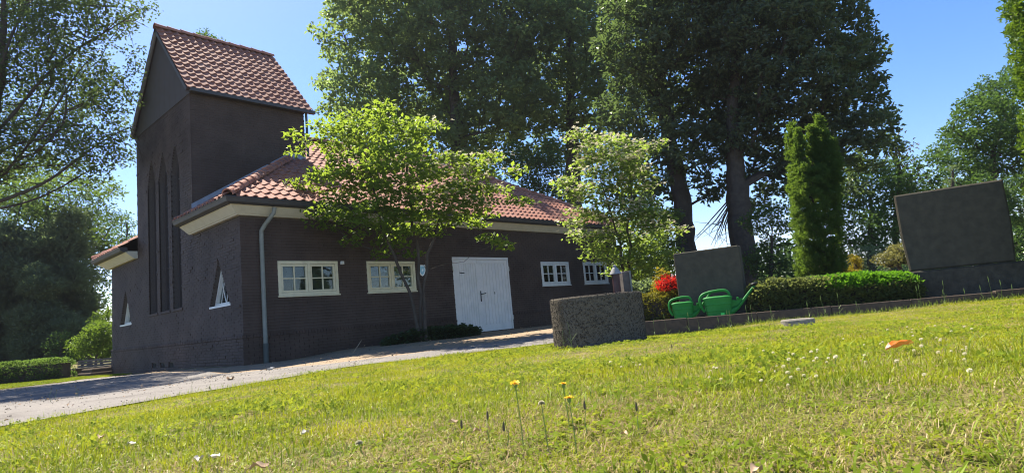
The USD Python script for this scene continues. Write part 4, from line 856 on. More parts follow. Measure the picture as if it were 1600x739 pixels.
hedge('clipped_hedge', 'clipped heathery hedge with bright right half between the two gravestones', [(kb(1.38, .58)[:2]), (kb(3.72, .58)[:2])], .90, .47, .39, 57, L_hedge, .05, 1500, z0=BED_Z, lm2=L_hedgeb, split=.48, round_=.16)
rs = rs_(58); yd = 11.6
tips = []
for (cx, top, w, low) in ((1237, 197, 8, 310), (1247, 204, 6, 300), (1265, 198, 6, 290), (1279, 184, 9, 320), (1291, 214, 7, 300), (1302, 222, 7, 300)):
    for yy in np.arange(top, low, 7):
        s_ = min(1, .2 + (yy - top) / 40); k = (yy - top) * .09
        for q in range(2 if s_ < .6 else 4):
            a_ = rs.random() * 6.28; tips.append(world(cx + k + np.cos(a_) * w * s_, yy + rs.uniform(-3, 3), yd + np.sin(a_) * w * s_ * yd / F_PX + (cx % 7 - 3) * .05))
for yy in np.arange(262, 442, 8):
    u = (yy - 245) / 195; l_, r__ = np.interp(u, [0, .4, 1], [1232, 1237, 1251]), np.interp(u, [0, .4, 1], [1303, 1313, 1318]); c_, h_ = (l_ + r__) / 2, (r__ - l_) / 2 * min(1, .75 + u)
    for q in range(7): a_ = rs.random() * 6.28; e_ = rs.uniform(.2, .75); tips.append(world(c_ + np.cos(a_) * h_ * e_, yy + rs.uniform(-4, 4), yd + np.sin(a_) * h_ * e_ * yd / F_PX))
    for q in range(15):
        a_ = (q + rs.random() * .7 + (yy // 8 % 2) * .5) / 15 * 6.28; e_ = rs.uniform(.84, 1.06); tips.append(world(c_ + np.cos(a_) * h_ * e_, yy + rs.uniform(-4, 4), yd + np.sin(a_) * h_ * e_ * yd / F_PX))
tips = np.array(tips); bb = base_at(1285, yd); bb[2] = BED_Z - .03
plant('columnar_yew', 'columnar yew with several pointed tops behind the clipped hedge', 'yew', tips, 90, .082, .045, L_col, M['bark'], [bb, world(1275, 330, yd), world(1270, 250, yd)], .07, rs, up=.05, elong=(0, 0, 1.3), wid=.42, minz=.5, r_tip=.004)
big_tree(59, 'light green tree filling the gap right of the columnar yew', 'tree', [(1330, 300, 40), (1372, 290, 36), (1400, 335, 36), (1345, 355, 42), (1395, 275, 26), (1328, 255, 20), (1385, 370, 34), (1325, 395, 30), (1420, 305, 24), (1425, 350, 24)], 24, .55, 125, .5, .13, L_mid, M['barkd'], [(1362, 470), (1362, 380), (1360, 300)], .16, name='leafy_tree', minz=1.3)
big_tree(60, 'broad oak beyond the large gravestone, reaching the right edge', 'tree', [(1535, 190, 46), (1575, 150, 44), (1490, 235, 30), (1505, 270, 36), (1455, 262, 22), (1562, 245, 46), (1600, 310, 50), (1435, 300, 26), (1590, 215, 46), (1470, 245, 14), (1600, 400, 50), (1590, 120, 24), (1520, 320, 50), (1440, 340, 24)], 28, .6, 115, .5, .16, L_mid, M['barkd'], [(1545, 470), (1548, 330), (1555, 220)], .3, minz=3.0)
big_tree(61, 'light green bushes between the thick dark trunk and the columnar yew', 'tree', [(1195, 345, 28), (1212, 395, 28), (1188, 405, 28), (1225, 350, 20), (1205, 425, 26), (1235, 420, 20), (1215, 320, 16)], 19, .42, 130, .34, .10, L_mid, M['barkd'], [(1205, 470), (1206, 420), (1206, 370)], .07, name='small_tree', minz=.8, spread=.6)
conifer('pine_tree', 'thin brownish conifer top right of the dark spreading tree', 'tree', [(1400, 222, 9), (1405, 240, 14), (1398, 262, 20), (1410, 285, 22), (1395, 215, 6), (1412, 232, 10)], 26, 62, 26, .42, .16, L_brown, spread=.4, spacing=.42, elong=(0, 0, .3), r=.14)
conifer('cypress_tree', 'small dark pointed conifer top seen just over the large gravestone', 'tree', [(1490, 268, 5), (1491, 278, 8), (1489, 292, 11), (1490, 315, 13), (1492, 350, 15)], 21, 63, 60, .22, .09, L_yew, spread=.1)
shrub('dark low shrub left of the large gravestone', [(1350, 405, 24), (1375, 400, 24), (1335, 420, 18), (1395, 415, 18), (1320, 415, 14)], 15, 64, L_yew, n=70, clump=.22, size=.06)
shrub('small golden conifer behind the hedge, right of the columnar yew', [(1337, 406, 7), (1339, 414, 6), (1334, 420, 6)], 12.6, 65, L_gold, n=60, clump=.08, size=.035, spacing=.07, cat_='conifer', name='golden_conifer')
shrub('low golden-orange plant just behind the bright part of the hedge', [(1330, 428, 8), (1342, 429, 7), (1318, 428, 5)], 11.6, 66, L_gold, n=50, clump=.07, size=.04, spacing=.07, cat_='plant', name='golden_plant')
shrub('pale pink and yellow-green shrub left beside the large gravestone', [(1402, 396, 16), (1418, 402, 14), (1390, 408, 12), (1420, 388, 10), (1378, 405, 10)], 12.4, 67, L_pinkish, n=45, clump=.12, size=.05, spacing=.11)
rs = rs_(68); td = 8.2; tips = []
for yy in np.arange(-120, 470, 6):
    cx = 1632 + (yy - 100) * .15; w = 46 + 12 * np.clip((yy - 150) / 300, 0, 1)
    for q in range(9): a = rs.random() * 2 * np.pi; tips.append(world(cx + w * np.cos(a) * rs.uniform(.7, 1), yy + rs.uniform(-4, 4), td + w * td / F_PX * np.sin(a)))
bb = world(1690, 440, td); bb[2] = BED_Z - .03
plant('thuja_tree', 'bright green columnar thuja at the right picture edge', 'thuja', np.array(tips), 34, .11, .06, L_thuja, M['bark'], [bb, world(1660, 250, td), world(1632, 0, td)], .08, rs, up=.05, elong=(0, 0, 1.0), wid=.42, minz=.5, r_tip=.004)
# far woodland closes the horizon
rs = rs_(70); a = rs.uniform(math.radians(-40), math.radians(125), 2600); R_ = rs.uniform(62, 84, 2600)
cw = np.c_[CAM[0] + R_ * np.cos(a), CAM[1] + R_ * np.sin(a), rs.random(2600) ** .8 * (3.2 + 1.6 * np.sin(a * 23))]
obj('woodland', leaves(cw, 22, 1.3, .55, rs, up=.2), L_mid, kind='stuff', label='far wood closing the horizon behind the cemetery', category='wood') if False else tag(obj('woodland', leaves(cw, 22, 1.3, .55, rs, up=.2), L_mid, kind='stuff'), 'far wood closing the horizon behind the cemetery', 'wood')

# ------------------------------------------------------------------ cemetery objects
# kerb stones
kerbt = thing('stone_kerb', 'long grey concrete kerb edging the raised bed behind the lawn', 'kerb')
a = -.55; rs = rs_(80); k = 0
while a < 8.6:
    l = 1.0; zt = .10 + .012 * rs.normal() * .4
    b3 = frame_box([*kb(a, 0)[:2], -.35], [KD[0], KD[1], 0], [KN[0], KN[1], 0], Z_, .004, l - .004, -.045, .055, 0, zt + .35, .008)
    obj('kerb_stone', b3, M['kerb'], kerbt); a += l; k += 1
kd3, kn3 = np.array([*KD, 0]), np.array([*KN, 0])
_c, _s = math.cos(math.radians(-14)), math.sin(math.radians(-14))
kd2 = np.array([kd3[0] * _c - kd3[1] * _s, kd3[0] * _s + kd3[1] * _c, 0]); kn2 = np.array([kn3[0] * _c - kn3[1] * _s, kn3[0] * _s + kn3[1] * _c, 0])
def slab_stone(name, label, a, b, w, t_, z0, z1, top_in, taper, mat, bev=.012, roundtop=0.0):
    kd3, kn3 = kd2, kn2
    o = np.array([*kb(a, b)[:2], 0.0]); t = thing(name, label, 'gravestone', loc=o)
    out = [(taper, z0), (w - taper, z0), (w, z1 - roundtop), (w - roundtop, z1), (roundtop, z1), (0, z1 - roundtop)] if roundtop else [(taper, z0), (w - taper, z0), (w, z0 + (z1 - z0) * .45), (w, z1), (0, z1), (0, z0 + (z1 - z0) * .45)]
    P = Polygon(out); inner = P.buffer(-bev, join_style=2); c = []
    n = len(out); oi = np.array(inner.exterior.coords)[:-1]; oo = np.array(out, float)
    m = [oi[np.argmin(((oi - q) ** 2).sum(1))] for q in oo]
    rings = [(np.array(m), 0.0), (oo, bev), (oo, t_ - bev), (np.array(m), t_)]
    for r_, d in rings:
        for (x, z) in r_: c.append(kd3 * x + kn3 * (d + top_in * max(0, (z - z0)) / (z1 - z0)) + Z_ * z)
    f = []
    for q in range(3):
        for i in range(n):
            j = (i + 1) % n; f += [[q * n + i, q * n + j, q * n + n + j], [q * n + i, q * n + n + j, q * n + n + i]]
    for i in range(1, n - 1): f += [[0, i, i + 1], [3 * n, 3 * n + i + 1, 3 * n + i]]
    obj('slab', (np.array(c), np.array(f)), mat, t); return t
g1 = slab_stone('gravestone', 'smaller dark grey gravestone seen from behind the watering cans', .34, .68, 1.05, .16, BED_Z - .05, 1.15, .0, .0, M['stone'], .014, .02)
obj('footing', frame_box((0, 0, 0), kd2, kn2, Z_, -.06, 1.11, -.05, .22, BED_Z - .1, BED_Z + .06, .01), M['stone2'], g1)
g2 = slab_stone('gravestone', 'largest dark grey gravestone, at the right, on a rough stone base', 3.66, .66, 1.32, .20, .482, 1.64, .02, .035, M['stone'], .022)
obj('base_block', frame_box((0, 0, 0), kd2, kn2, Z_, -.08, 1.75, -.06, .30, BED_Z - .1, .478, .02), M['stone2'], g2)
# washed-pebble concrete ring
rc = world(934, 500, 7.62); rc[2] = float(g(rc[0], rc[1])); RR, RH = .56, .52 - rc[2]
ring = thing('concrete_ring', 'round washed-pebble concrete basin standing on the lawn edge', 'basin', loc=rc)
obj('wall', lathe([(RR - .11, .08), (RR - .11, RH - .012), (RR - .10, RH), (RR - .012, RH), (RR, RH - .014), (RR, -.12)], (0, 0, 0), 72), M['ringc'], ring, smooth=40)
obj('water', lathe([(0.001, .30), (RR - .108, .30)], (0, 0, 0), 40), usdkit.material(stage, '/World/Looks/still_water', {'p': ('principled_bsdf', {'base_color': (.02, .03, .02), 'roughness': .05, 'specular_ior_level': .5})}, [], surface='p.BSDF'), ring)
rs = rs_(81); n = 5200; ang = rs.random(n) * 2 * np.pi; hh = rs.uniform(-.08, RH - .008, n); ico = trimesh.creation.icosahedron(); V, Fp = [], []
sz = rs.uniform(.004, .010, n); iv, if_ = np.asarray(ico.vertices), np.asarray(ico.faces)
rim = rs.random(n) < .16; rr_ = np.where(rim, RR - rs.uniform(.005, .10, n), RR); hh = np.where(rim, RH - .002, hh)
P = np.stack([np.cos(ang) * rr_, np.sin(ang) * rr_, hh], 1)
V = (P[:, None] + iv[None] * (sz[:, None, None] * rs.uniform(.6, 1.2, (n, 1, 3)))).reshape(-1, 3); Fp = (if_[None] + 12 * np.arange(n)[:, None, None]).reshape(-1, 3)
obj('pebbles', (V, Fp), M['pebble'], ring, smooth=70, kind='stuff')
# pump post and wooden post behind the basin
pp = world(963, 440, 11.0); zt = world(963, 422, 11.0)[2]; pz = float(g(pp[0], pp[1])); pump = thing('tap_post', 'maroon metal tap post with a conical zinc cap behind the concrete basin', 'post', loc=(pp[0], pp[1], pz))
H = zt - pz - .05
obj('post', tube([(0, 0, -.1), (0, 0, H)], .068, 14), M['maroon'], pump, smooth=40)
obj('cap', lathe([(.105, H - .02), (.10, H), (.05, H + .09), (.03, H + .10), (.032, H + .14), (.001, H + .15)], (0, 0, 0), 18), M['zinccap'], pump, smooth=30)
if False: obj('spout', tube([(0, 0, H - .22), tuple(-FWD * .12 * [1, 1, 0] + [0, 0, H - .22]), tuple(-FWD * .16 * [1, 1, 0] + [0, 0, H - .27])], .016, 8), M['zinccap'], pump, smooth=40)
pw = world(977, 440, 11.3); pz2 = float(g(pw[0], pw[1])); zt2 = world(976, 424, 11.3)[2]
wp = thing('wooden_post', 'square grey weathered wooden post beside the maroon tap post', 'post', loc=(pw[0], pw[1], pz2), rotz=YAW + .3)
obj('post', frame_box((0, 0, -.1), X_, Y_, Z_, -.085, .085, -.085, .085, 0, zt2 - pz2 + .1, .012), M['plank'], wp)
obj('bracket', tube([(-.10, -.06, zt2 - pz2 + .0), (-.10, -.06, .3)], .018, 8), M['zinc'], wp)
# watering cans
def watering_can(label, a, b, rotz, s, ex):
    q = kb(a, b, BED_Z + .002); t = thing('watering_can', label, 'watering can', 'green watering cans behind the kerb', loc=q, rotz=rotz)
    def oval(z, L, Wd, cx=0.0, n=32):
        th = np.arange(n) * 2 * np.pi / n; e = .72
        return np.c_[cx + L * np.sign(np.cos(th)) * np.abs(np.cos(th)) ** e, Wd * np.sign(np.sin(th)) * np.abs(np.sin(th)) ** e, np.full(n, z)]
    rings = []
    for z, L, Wd in ((0, .10, .072), (.004, .106, .078), (.07, .112, .083), (.074, .116, .087), (.088, .116, .087), (.092, .114, .085), (.15, .119, .089), (.154, .123, .093), (.168, .123, .093), (.172, .121, .091), (.225, .126, .094), (.232, .132, .099), (.245, .132, .099), (.252, .126, .094), (.262, .11, .08), (.266, .09, .062)):
        rings.append(oval(z * s, L * s * ex, Wd * s, .004 * z))
    n = 32; v = np.vstack(rings); i, j = np.meshgrid(np.arange(len(rings) - 1), np.arange(n), indexing='ij'); qd = np.stack([i * n + j, i * n + (j + 1) % n, (i + 1) * n + (j + 1) % n, (i + 1) * n + j], -1).reshape(-1, 4)
    f = np.vstack([qd[:, [0, 1, 2]], qd[:, [0, 2, 3]]]); v = np.vstack([v, [[0, 0, 0]], [[0, 0, .262 * s]]]); k = len(v) - 2; e = (len(rings) - 1) * n
    f = np.vstack([f, [[k, (q_ + 1) % n, q_] for q_ in range(n)], [[k + 1, e + q_, e + (q_ + 1) % n] for q_ in range(n)]])
    obj('body', (v, f), M['can'], t, smooth=40)
    hp = np.array([(-.118, 0, .08), (-.140, 0, .12), (-.152, 0, .19), (-.148, 0, .255), (-.122, 0, .300), (-.07, 0, .322), (0, 0, .335), (.06, 0, .334), (.092, 0, .318), (.106, 0, .285), (.106, 0, .245)]) * s * [ex, 1, 1]
    from scipy.interpolate import CubicSpline
    tt = np.linspace(0, 1, len(hp)); hp = CubicSpline(tt, hp)(np.linspace(0, 1, 36)); v, f = tube(hp, np.linspace(.019, .017, 36) * s, 10); obj('handle', (v * [1, 1.25, 1], f), M['can'], t, smooth=50)
    spn = np.array([(.09, 0, .05), (.14, 0, .075), (.19, 0, .13), (.25, 0, .225), (.335, 0, .355)]) * s * [ex, 1, 1]; spn = CubicSpline(np.linspace(0, 1, 5), spn)(np.linspace(0, 1, 18))
    obj('spout', tube(spn, np.interp(np.linspace(0, 1, 18), [0, .25, .5, 1], [.055, .036, .021, .0145]) * s, 12), M['can'], t, smooth=50)
    obj('web', prism([(.108 * s, .10 * s), (.16 * s, .12 * s), (.225 * s, .20 * s), (.20 * s, .215 * s), (.165 * s, .19 * s), (.118 * s, .20 * s)], (0, 0, 0), X_ * ex, Z_, -Y_, -.006, .006), M['can'], t)
    obj('lug', lathe([(.001, .19 * s), (.014 * s, .195 * s), (.017 * s, .21 * s), (.014 * s, .228 * s), (.001, .232 * s)], (.178 * s * ex, 0, 0), 12), M['can'], t, smooth=50)
    rz = lathe([(.001, 0), (.012, 0.0), (.018, .012), (.042, .030), (.046, .036), (.040, .044), (.001, .050)], (0, 0, 0), 20)
    rv = rz[0] * s; A = np.array([.335 * ex, 0, .348]) * s; c_, s2 = math.cos(-.15), math.sin(-.15)
    obj('rose', (np.c_[rv[:, 0] * c_ + rv[:, 2] * s2, rv[:, 1], -rv[:, 0] * s2 + rv[:, 2] * c_] + A, rz[1]), M['candark'], t, smooth=40)
    return t
KROT = math.atan2(KD[1], KD[0])
wc1 = watering_can('left green watering can, its spout hidden behind the other can', .40, .24, KROT + .10, 1.03, 1.28)
wc2 = watering_can('right green watering can with a bright sticker and its black rose showing', .93, .20, KROT + .03, 1.17, 1.44)
obj('sticker', frame_box((.02, -.094, .008), X_, Z_, -Y_, 0, .052, 0, .045, 0, .004, 0), M['sticker'], wc2)
# pale concrete cap in the lawn
cp = world(1246, 500, 7.2); cp[2] = float(g(cp[0], cp[1])); cap = thing('ground_ring', 'low round pale concrete cap lying in the lawn below the hedge', 'cap', loc=cp)
obj('rim', lathe([(.10, .055), (.125, .082), (.17, .088), (.182, .078), (.182, -.03)], (0, 0, 0), 36), M['capc'], cap, smooth=30)
obj('lid', lathe([(.001, .062), (.102, .057)], (0, 0, 0), 24), M['capc'], cap)

# ------------------------------------------------------------------ lawn life
def blade_patch(seed, n, size, h, w, straw=0.0):
    r_ = rs_(seed); b = np.c_[(r_.random((n, 2)) - .5) * size, np.zeros(n)]
    a = r_.random(n) * 2 * np.pi; lean = np.abs(r_.normal(.8, .5, n)).clip(.02, 1.5); H = h * r_.uniform(.45, 1.25, n); Wd = w * r_.uniform(.6, 1.3, n)
    flat_ = r_.random(n) < straw; lean = np.where(flat_, r_.uniform(1.1, 1.5, n), lean)
    d = np.stack([np.cos(a), np.sin(a), 0 * a], 1); s = np.stack([-np.sin(a), np.cos(a), 0 * a], 1); tw = r_.normal(0, .6, n)[:, None]; s = s * np.cos(tw) + d * np.sin(tw)
    p1 = b + d * (np.sin(lean * .55) * H * .5)[:, None] + Z_ * (np.cos(lean * .55) * H * .5)[:, None]
    p2 = p1 + d * (np.sin(lean * 1.25) * H * .5)[:, None] + Z_ * (np.cos(lean * 1.25) * H * .5)[:, None]
    v = np.stack([b - s * Wd[:, None] * .4, b + s * Wd[:, None] * .4, p1 - s * Wd[:, None] * .45, p1 + s * Wd[:, None] * .45, p2], 1)
    v[:, :, 2] = np.maximum(v[:, :, 2], .001)
    f = (np.array([[0, 1, 3], [0, 3, 2], [2, 3, 4]])[None] + 5 * np.arange(n)[:, None, None]).reshape(-1, 3)
    return v.reshape(-1, 3), f
def clover_patch(seed, n, size, h):
    r_ = rs_(seed); V = []
    for k in range(n):
        b = np.array([*((r_.random(2) - .5) * size), r_.uniform(.35, 1) * h]); a0 = r_.random() * 6.28; L = r_.uniform(.008, .014); tilt = r_.normal(size=2) * .35
        for q in range(3):
            a = a0 + q * 2.094; ax = np.array([math.cos(a), math.sin(a), tilt[0] * math.cos(a) + tilt[1] * math.sin(a) + .2]); sd = np.array([-math.sin(a), math.cos(a), -tilt[0] * math.sin(a) + tilt[1] * math.cos(a)])
            V.append([b, b + ax * L * .6 + sd * L * .5, b + ax * L * 1.15, b + ax * L * .6 - sd * L * .5])
    V = np.array(V); return V.reshape(-1, 3), (np.array([[0, 1, 2], [0, 2, 3]])[None] + 4 * np.arange(len(V))[:, None, None]).reshape(-1, 3)
def instancer(name, protos, pos, yaw, sc, idx, **kw):
    pi = UsdGeom.PointInstancer.Define(stage, '/World/' + name); rel = pi.CreatePrototypesRel()
    for k, (m, mt) in enumerate(protos):
        pm = usdkit.mesh(stage, f'/World/{name}/blade_patch_{k + 1:03d}', m, mt); rel.AddTarget(pm.GetPath())
    pi.CreateProtoIndicesAttr(Vt.IntArray.FromNumpy(idx.astype(np.int32))); pi.CreatePositionsAttr(Vt.Vec3fArray.FromNumpy(pos.astype(np.float32)))
    pi.CreateOrientationsAttr(Vt.QuathArray([Gf.Quath(float(math.cos(t / 2)), 0, 0, float(math.sin(t / 2))) for t in yaw])); pi.CreateScalesAttr(Vt.Vec3fArray.FromNumpy(sc.astype(np.float32)))
    return tag(pi, **kw)
rs = rs_(90)
S = .30
protos = [(blade_patch(100 + k, 250, S * 1.25, .037, .0036, .38), G_near) for k in range(5)] + [(blade_patch(110 + k, 230, S * 1.25, .031, .0034, .68), G_near) for k in range(3)] + [(clover_patch(120 + k, 90, S * 1.2, .035), L_clov) for k in range(2)] + [(blade_patch(140 + k, 26, S * 1.3, .095, .0042, .45), G_long) for k in range(3)]
NT = len(protos); protos = protos + [(blade_patch(170 + k, 90, S * 1.4, .052, .0026, 1.0), G_straw) for k in range(3)]
NP = len(protos); protos = protos + [(blade_patch(160 + k, 250, S * 1.25, .033, .0036, .30), G_far) for k in range(5)]
LAWN = Polygon([(-14, -20), (12, -22), *[tuple(kb(q, -.06)[:2]) for q in (9, -.6)], (2.0, -6.75), (1.7, -6.62), (.3, -5.97), (-1.35, -6.02), (-3.65, -6.87), (-4.78, -7.17), (-7, -8.22), (-14, -11)]).buffer(0)
def scatter(step, rmin, rmax, a0=-12, a1=104):
    xs = np.arange(-16, 14, step); X, Y = np.meshgrid(xs, np.arange(-22, -4, step)); p = np.c_[X.ravel(), Y.ravel()] + rs.uniform(-.5, .5, (X.size, 2)) * step
    d = p - CAM[:2]; R2 = np.linalg.norm(d, axis=1); an = np.degrees(np.arctan2(d[:, 1], d[:, 0]))
    k = (R2 > rmin) & (R2 < rmax) & (an > a0) & (an < a1) & shapely.contains_xy(LAWN, p[:, 0], p[:, 1]); return p[k]
p = np.vstack([scatter(.125, .40, 2.6), scatter(.16, 2.6, 5.0), scatter(.22, 5.0, 14.0)])
thin = meshkit.fbm(np.c_[p * 1.5 + 40, np.zeros(len(p))]); p = p[~((thin > .53) & (rs.random(len(p)) < .12))]
kind = rs.random(len(p)); cl = np.exp(-((p - [-.3, -10.6]) ** 2).sum(1) / 5.0)
idx = np.where(kind < .62, rs.integers(0, 5, len(p)), rs.integers(5, 8, len(p))); idx = np.where(rs.random(len(p)) < .10 + .30 * cl, rs.integers(8, 10, len(p)), idx)
rr2 = np.linalg.norm(p - CAM[:2], axis=1); idx = np.where((rs.random(len(p)) < .13 * np.clip(1.3 - rr2 / 6, .12, 1)), rs.integers(10, 13, len(p)), idx)
sc = rs.uniform(.75, 1.2, (len(p), 1)) * np.ones((1, 3)); nz = meshkit.fbm(np.c_[p * .8, np.zeros(len(p))]) - .5; sc[:, 2] *= np.clip(1 + 1.8 * nz, .6, 1.5)
ex = rs.uniform(-7.5, 2.2, 700); line = LAWN.exterior; ep = []
for sx in np.linspace(0, 1, 5200):
    q = line.interpolate(sx, normalized=True)
    if -8 < q.x < 9 and -13 < q.y < -5.8 and ((q.x - CAM[0]) ** 2 + (q.y - CAM[1]) ** 2) < 150 and rs.random() < .5: ep.append([q.x + rs.normal() * .07, q.y + rs.normal() * .07])
ep = np.array(ep); nearkerb = np.array([((e - K0) @ KN) > -.30 and ((e - K0) @ KD) > .9 for e in ep])
p = np.vstack([p, ep]); idx = np.r_[idx, np.where(nearkerb, rs.integers(10, 13, len(ep)), np.where(rs.random(len(ep)) < .25, rs.integers(10, 13, len(ep)), rs.integers(0, 5, len(ep))))]
se = np.ones((len(ep), 3)) * rs.uniform(.5, .9, (len(ep), 1)); se[nearkerb] *= 1.25; sc = np.vstack([sc, se])
thp = p[(meshkit.fbm(np.c_[p * 1.7 + 9, np.zeros(len(p))]) + .10 * np.clip(3.4 - np.linalg.norm(p - CAM[:2], axis=1), -1, 1) > .50) & (rs.random(len(p)) < np.where(np.linalg.norm(p - CAM[:2], axis=1) < 2.4, .62, .25))]
far_ = (np.linalg.norm(p - CAM[:2], axis=1) + rs.normal(size=len(p)) * .8 > 3.6) & (idx < 8); idx = np.where(far_, NP + idx % 5, idx)
p = np.vstack([p, thp]); idx = np.r_[idx, rs.integers(NT, NP, len(thp))]; sc = np.vstack([sc, np.ones((len(thp), 3)) * [1, 1, 1.1]])
instancer('grass', protos, np.c_[p, g(p[:, 0], p[:, 1]) - .004], rs.random(len(p)) * 6.28, sc, idx, kind='stuff', label='mown lawn grass, green with straw-coloured patches', cat='grass')
# loose grass fringe left of the path by the hedge
xs = rs.uniform(-5.2, -.5, 2600); ys = rs.uniform(5.0, 12.5, 2600); ok_ = (ys > 6.0 + .25 * np.maximum(-1.2 - xs, 0)) & (ys < 9.9 + (-.9 - xs) * .85); xs, ys = np.where(ok_, xs, -3.2), np.where(ok_, ys, 9.0)
instancer('verge_grass', [(blade_patch(131, 160, .3, .07, .006, .1), G_near)], np.c_[xs, ys, g(xs, ys)], rs.random(2600) * 6.28, np.ones((2600, 3)) * .8, np.zeros(2600), kind='stuff', label='grass verge in front of the left hedge', cat='grass')
# taller grass stalks with seed heads, along the kerb and at the basin
def stalk(h, r_, head):
    b = r_.normal(size=2) * .05 * h; p = [(0, 0, 0), (b[0] * .4, b[1] * .4, h * .5), (b[0], b[1], h)]
    m = [tube(p, [.0016, .0013, .0009], 4)]
    if head: m.append(lathe([(.0005, h - .01), (.004, h + .005), (.0045, h + .03), (.003, h + .055), (.0004, h + .07)], (b[0], b[1], 0), 6))
    for q in range(2):
        a = r_.random() * 6.28; L = h * r_.uniform(.3, .5); z = h * r_.uniform(.05, .4); d = np.array([math.cos(a), math.sin(a), 0]); s = np.array([-d[1], d[0], 0]) * .0025
        o = np.array([0, 0, z]); m.append((np.array([o - s, o + s, o + d * L * .5 + Z_ * L * .55 + s, o + d * L * .5 + Z_ * L * .55 - s, o + d * L + Z_ * L * .6]), np.array([[0, 1, 2], [0, 2, 3], [3, 2, 4]])))
    return cat(m)
def place_px(px, py, dz=0.0):
    return ground_at(px, py, dz)
spots = []
for q in range(30): a_ = rs.uniform(-.5, 5.2); w = kb(a_, -.10 - rs.random() * .25); spots.append((w, rs.uniform(.12, .27)))
for px, py, h in ((896, 560, .30), (883, 562, .22), (1210, 560, .12), (1218, 562, .10)): 
    w = world(px, py, 6.6); spots.append((w, h))
gs = ['thin grass stalk standing along the kerb', 'seeding grass stalk in front of the hedge']
for i, (w, h) in enumerate(spots):
    near_ring = i >= 30
    ka = float((np.asarray(w[:2]) - K0) @ KD); lab = ('tallest seeding grass stalk in front of the concrete basin' if i == 30 else 'shorter green grass stalk left beside the tall one at the concrete basin') if i in (30, 31) else (('dark plantain head in the lawn below the right watering can' if i == 32 else 'dark plantain head just right of another one in the lawn below the can') if near_ring else 'thin seeding grass stalk at the kerb ' + ('below the watering cans' if ka < 1.3 else 'before the left half of the hedge' if ka < 2.5 else 'before the bright half of the hedge' if ka < 3.7 else 'before the large gravestone'))
    z = float(g(w[0], w[1])); t = thing('grass_stalk', lab, 'grass stalk', 'grass stalks by the basin' if i in (30, 31) else ('plantain heads in the lawn' if near_ring else 'grass stalks at the kerb ' + lab.split('at the kerb ')[1]), loc=(w[0], w[1], z), rotz=rs.random() * 6.28)
    obj('stalk', stalk(h, rs, rs.random() < .8), M['stem'] if not near_ring or i < 32 else M['stalk'], t)
# plantain heads by the path and in the lawn
for px, py, dpt, h, lab in ((80, 655, 6.2, .14, 'taller of the two leftmost seed stalks at the lawn edge by the path'), (88, 650, 6.3, .12, 'shorter of the two leftmost seed stalks at the lawn edge by the path'), (118, 648, 6.4, .13, 'taller stalk of the second pair from the left at the lawn edge'), (122, 650, 6.4, .10, 'shorter stalk of the second pair from the left at the lawn edge'),
                       (299, 612, 6.2, .09, 'thin seed stalk at the lawn edge below the lancet windows'), (328, 640, 4.6, .10, 'thin dark seed stalk standing in the left lawn'), (761, 640, 1.75, .07, 'plantain head left of the leftmost yellow flower'), (786, 655, 1.6, .06, 'short plantain head directly below left of the leftmost yellow flower'), (720, 650, 1.7, .06, 'leftmost plantain head beside the rust-brown dry leaf'),
                       (914, 640, 1.7, .08, 'plantain head just right of the lower right yellow flower'), (996, 650, 1.65, .07, 'lone plantain head in the lawn right of the yellow flowers'), (1052, 560, 3.5, .10, 'small plantain head in the lawn between basin and clover')):
    w = world(px, py, dpt); z = float(g(w[0], w[1])); t = thing('plantain', lab, 'plantain', loc=(w[0], w[1], z), rotz=rs.random() * 6)
    obj('stem', tube([(0, 0, 0), (rs.normal() * .006, rs.normal() * .006, h * .6), (rs.normal() * .012, 0, h)], [.0012, .001, .0009], 5), M['stem'], t)
    obj('head', lathe([(.0004, h - .004), (.0030, h), (.0035, h + .008), (.002, h + .018), (.0004, h + .022)], (0, 0, 0), 7), M['stalk'], t)
# grit and leaf litter on the path and the dirt strip
gr = rs_(97); gp_ = np.c_[gr.uniform(-5, 9, 5200), gr.uniform(-7.2, 5.5, 5200)]; gp_ = gp_[shapely.contains_xy(ROAD.union(DIRT), gp_[:, 0], gp_[:, 1])]; sz = gr.uniform(.0025, .007, len(gp_)) * np.where(gr.random(len(gp_)) < .04, 2.2, 1)
gv = (np.c_[gp_, g(gp_[:, 0], gp_[:, 1]) + .016][:, None] + iv[None] * sz[:, None, None] * gr.uniform(.6, 1.2, (len(gp_), 1, 3)) * [1, 1, .7]).reshape(-1, 3)
tag(obj('path_grit', (gv, (if_[None] + 12 * np.arange(len(gp_))[:, None, None]).reshape(-1, 3)), M['pebble'], kind='stuff'), 'loose grit scattered on the path and along the wall', 'grit')
lv, lf = leaves(np.c_[gp_[:700], g(gp_[:700, 0], gp_[:700, 1]) + .02], 1, .05, .036, gr, up=1.2, wid=.6); tag(obj('leaf_litter', (lv, lf), M['dry'], kind='stuff'), 'scattered brown leaf litter on the path and along the wall', 'litter')
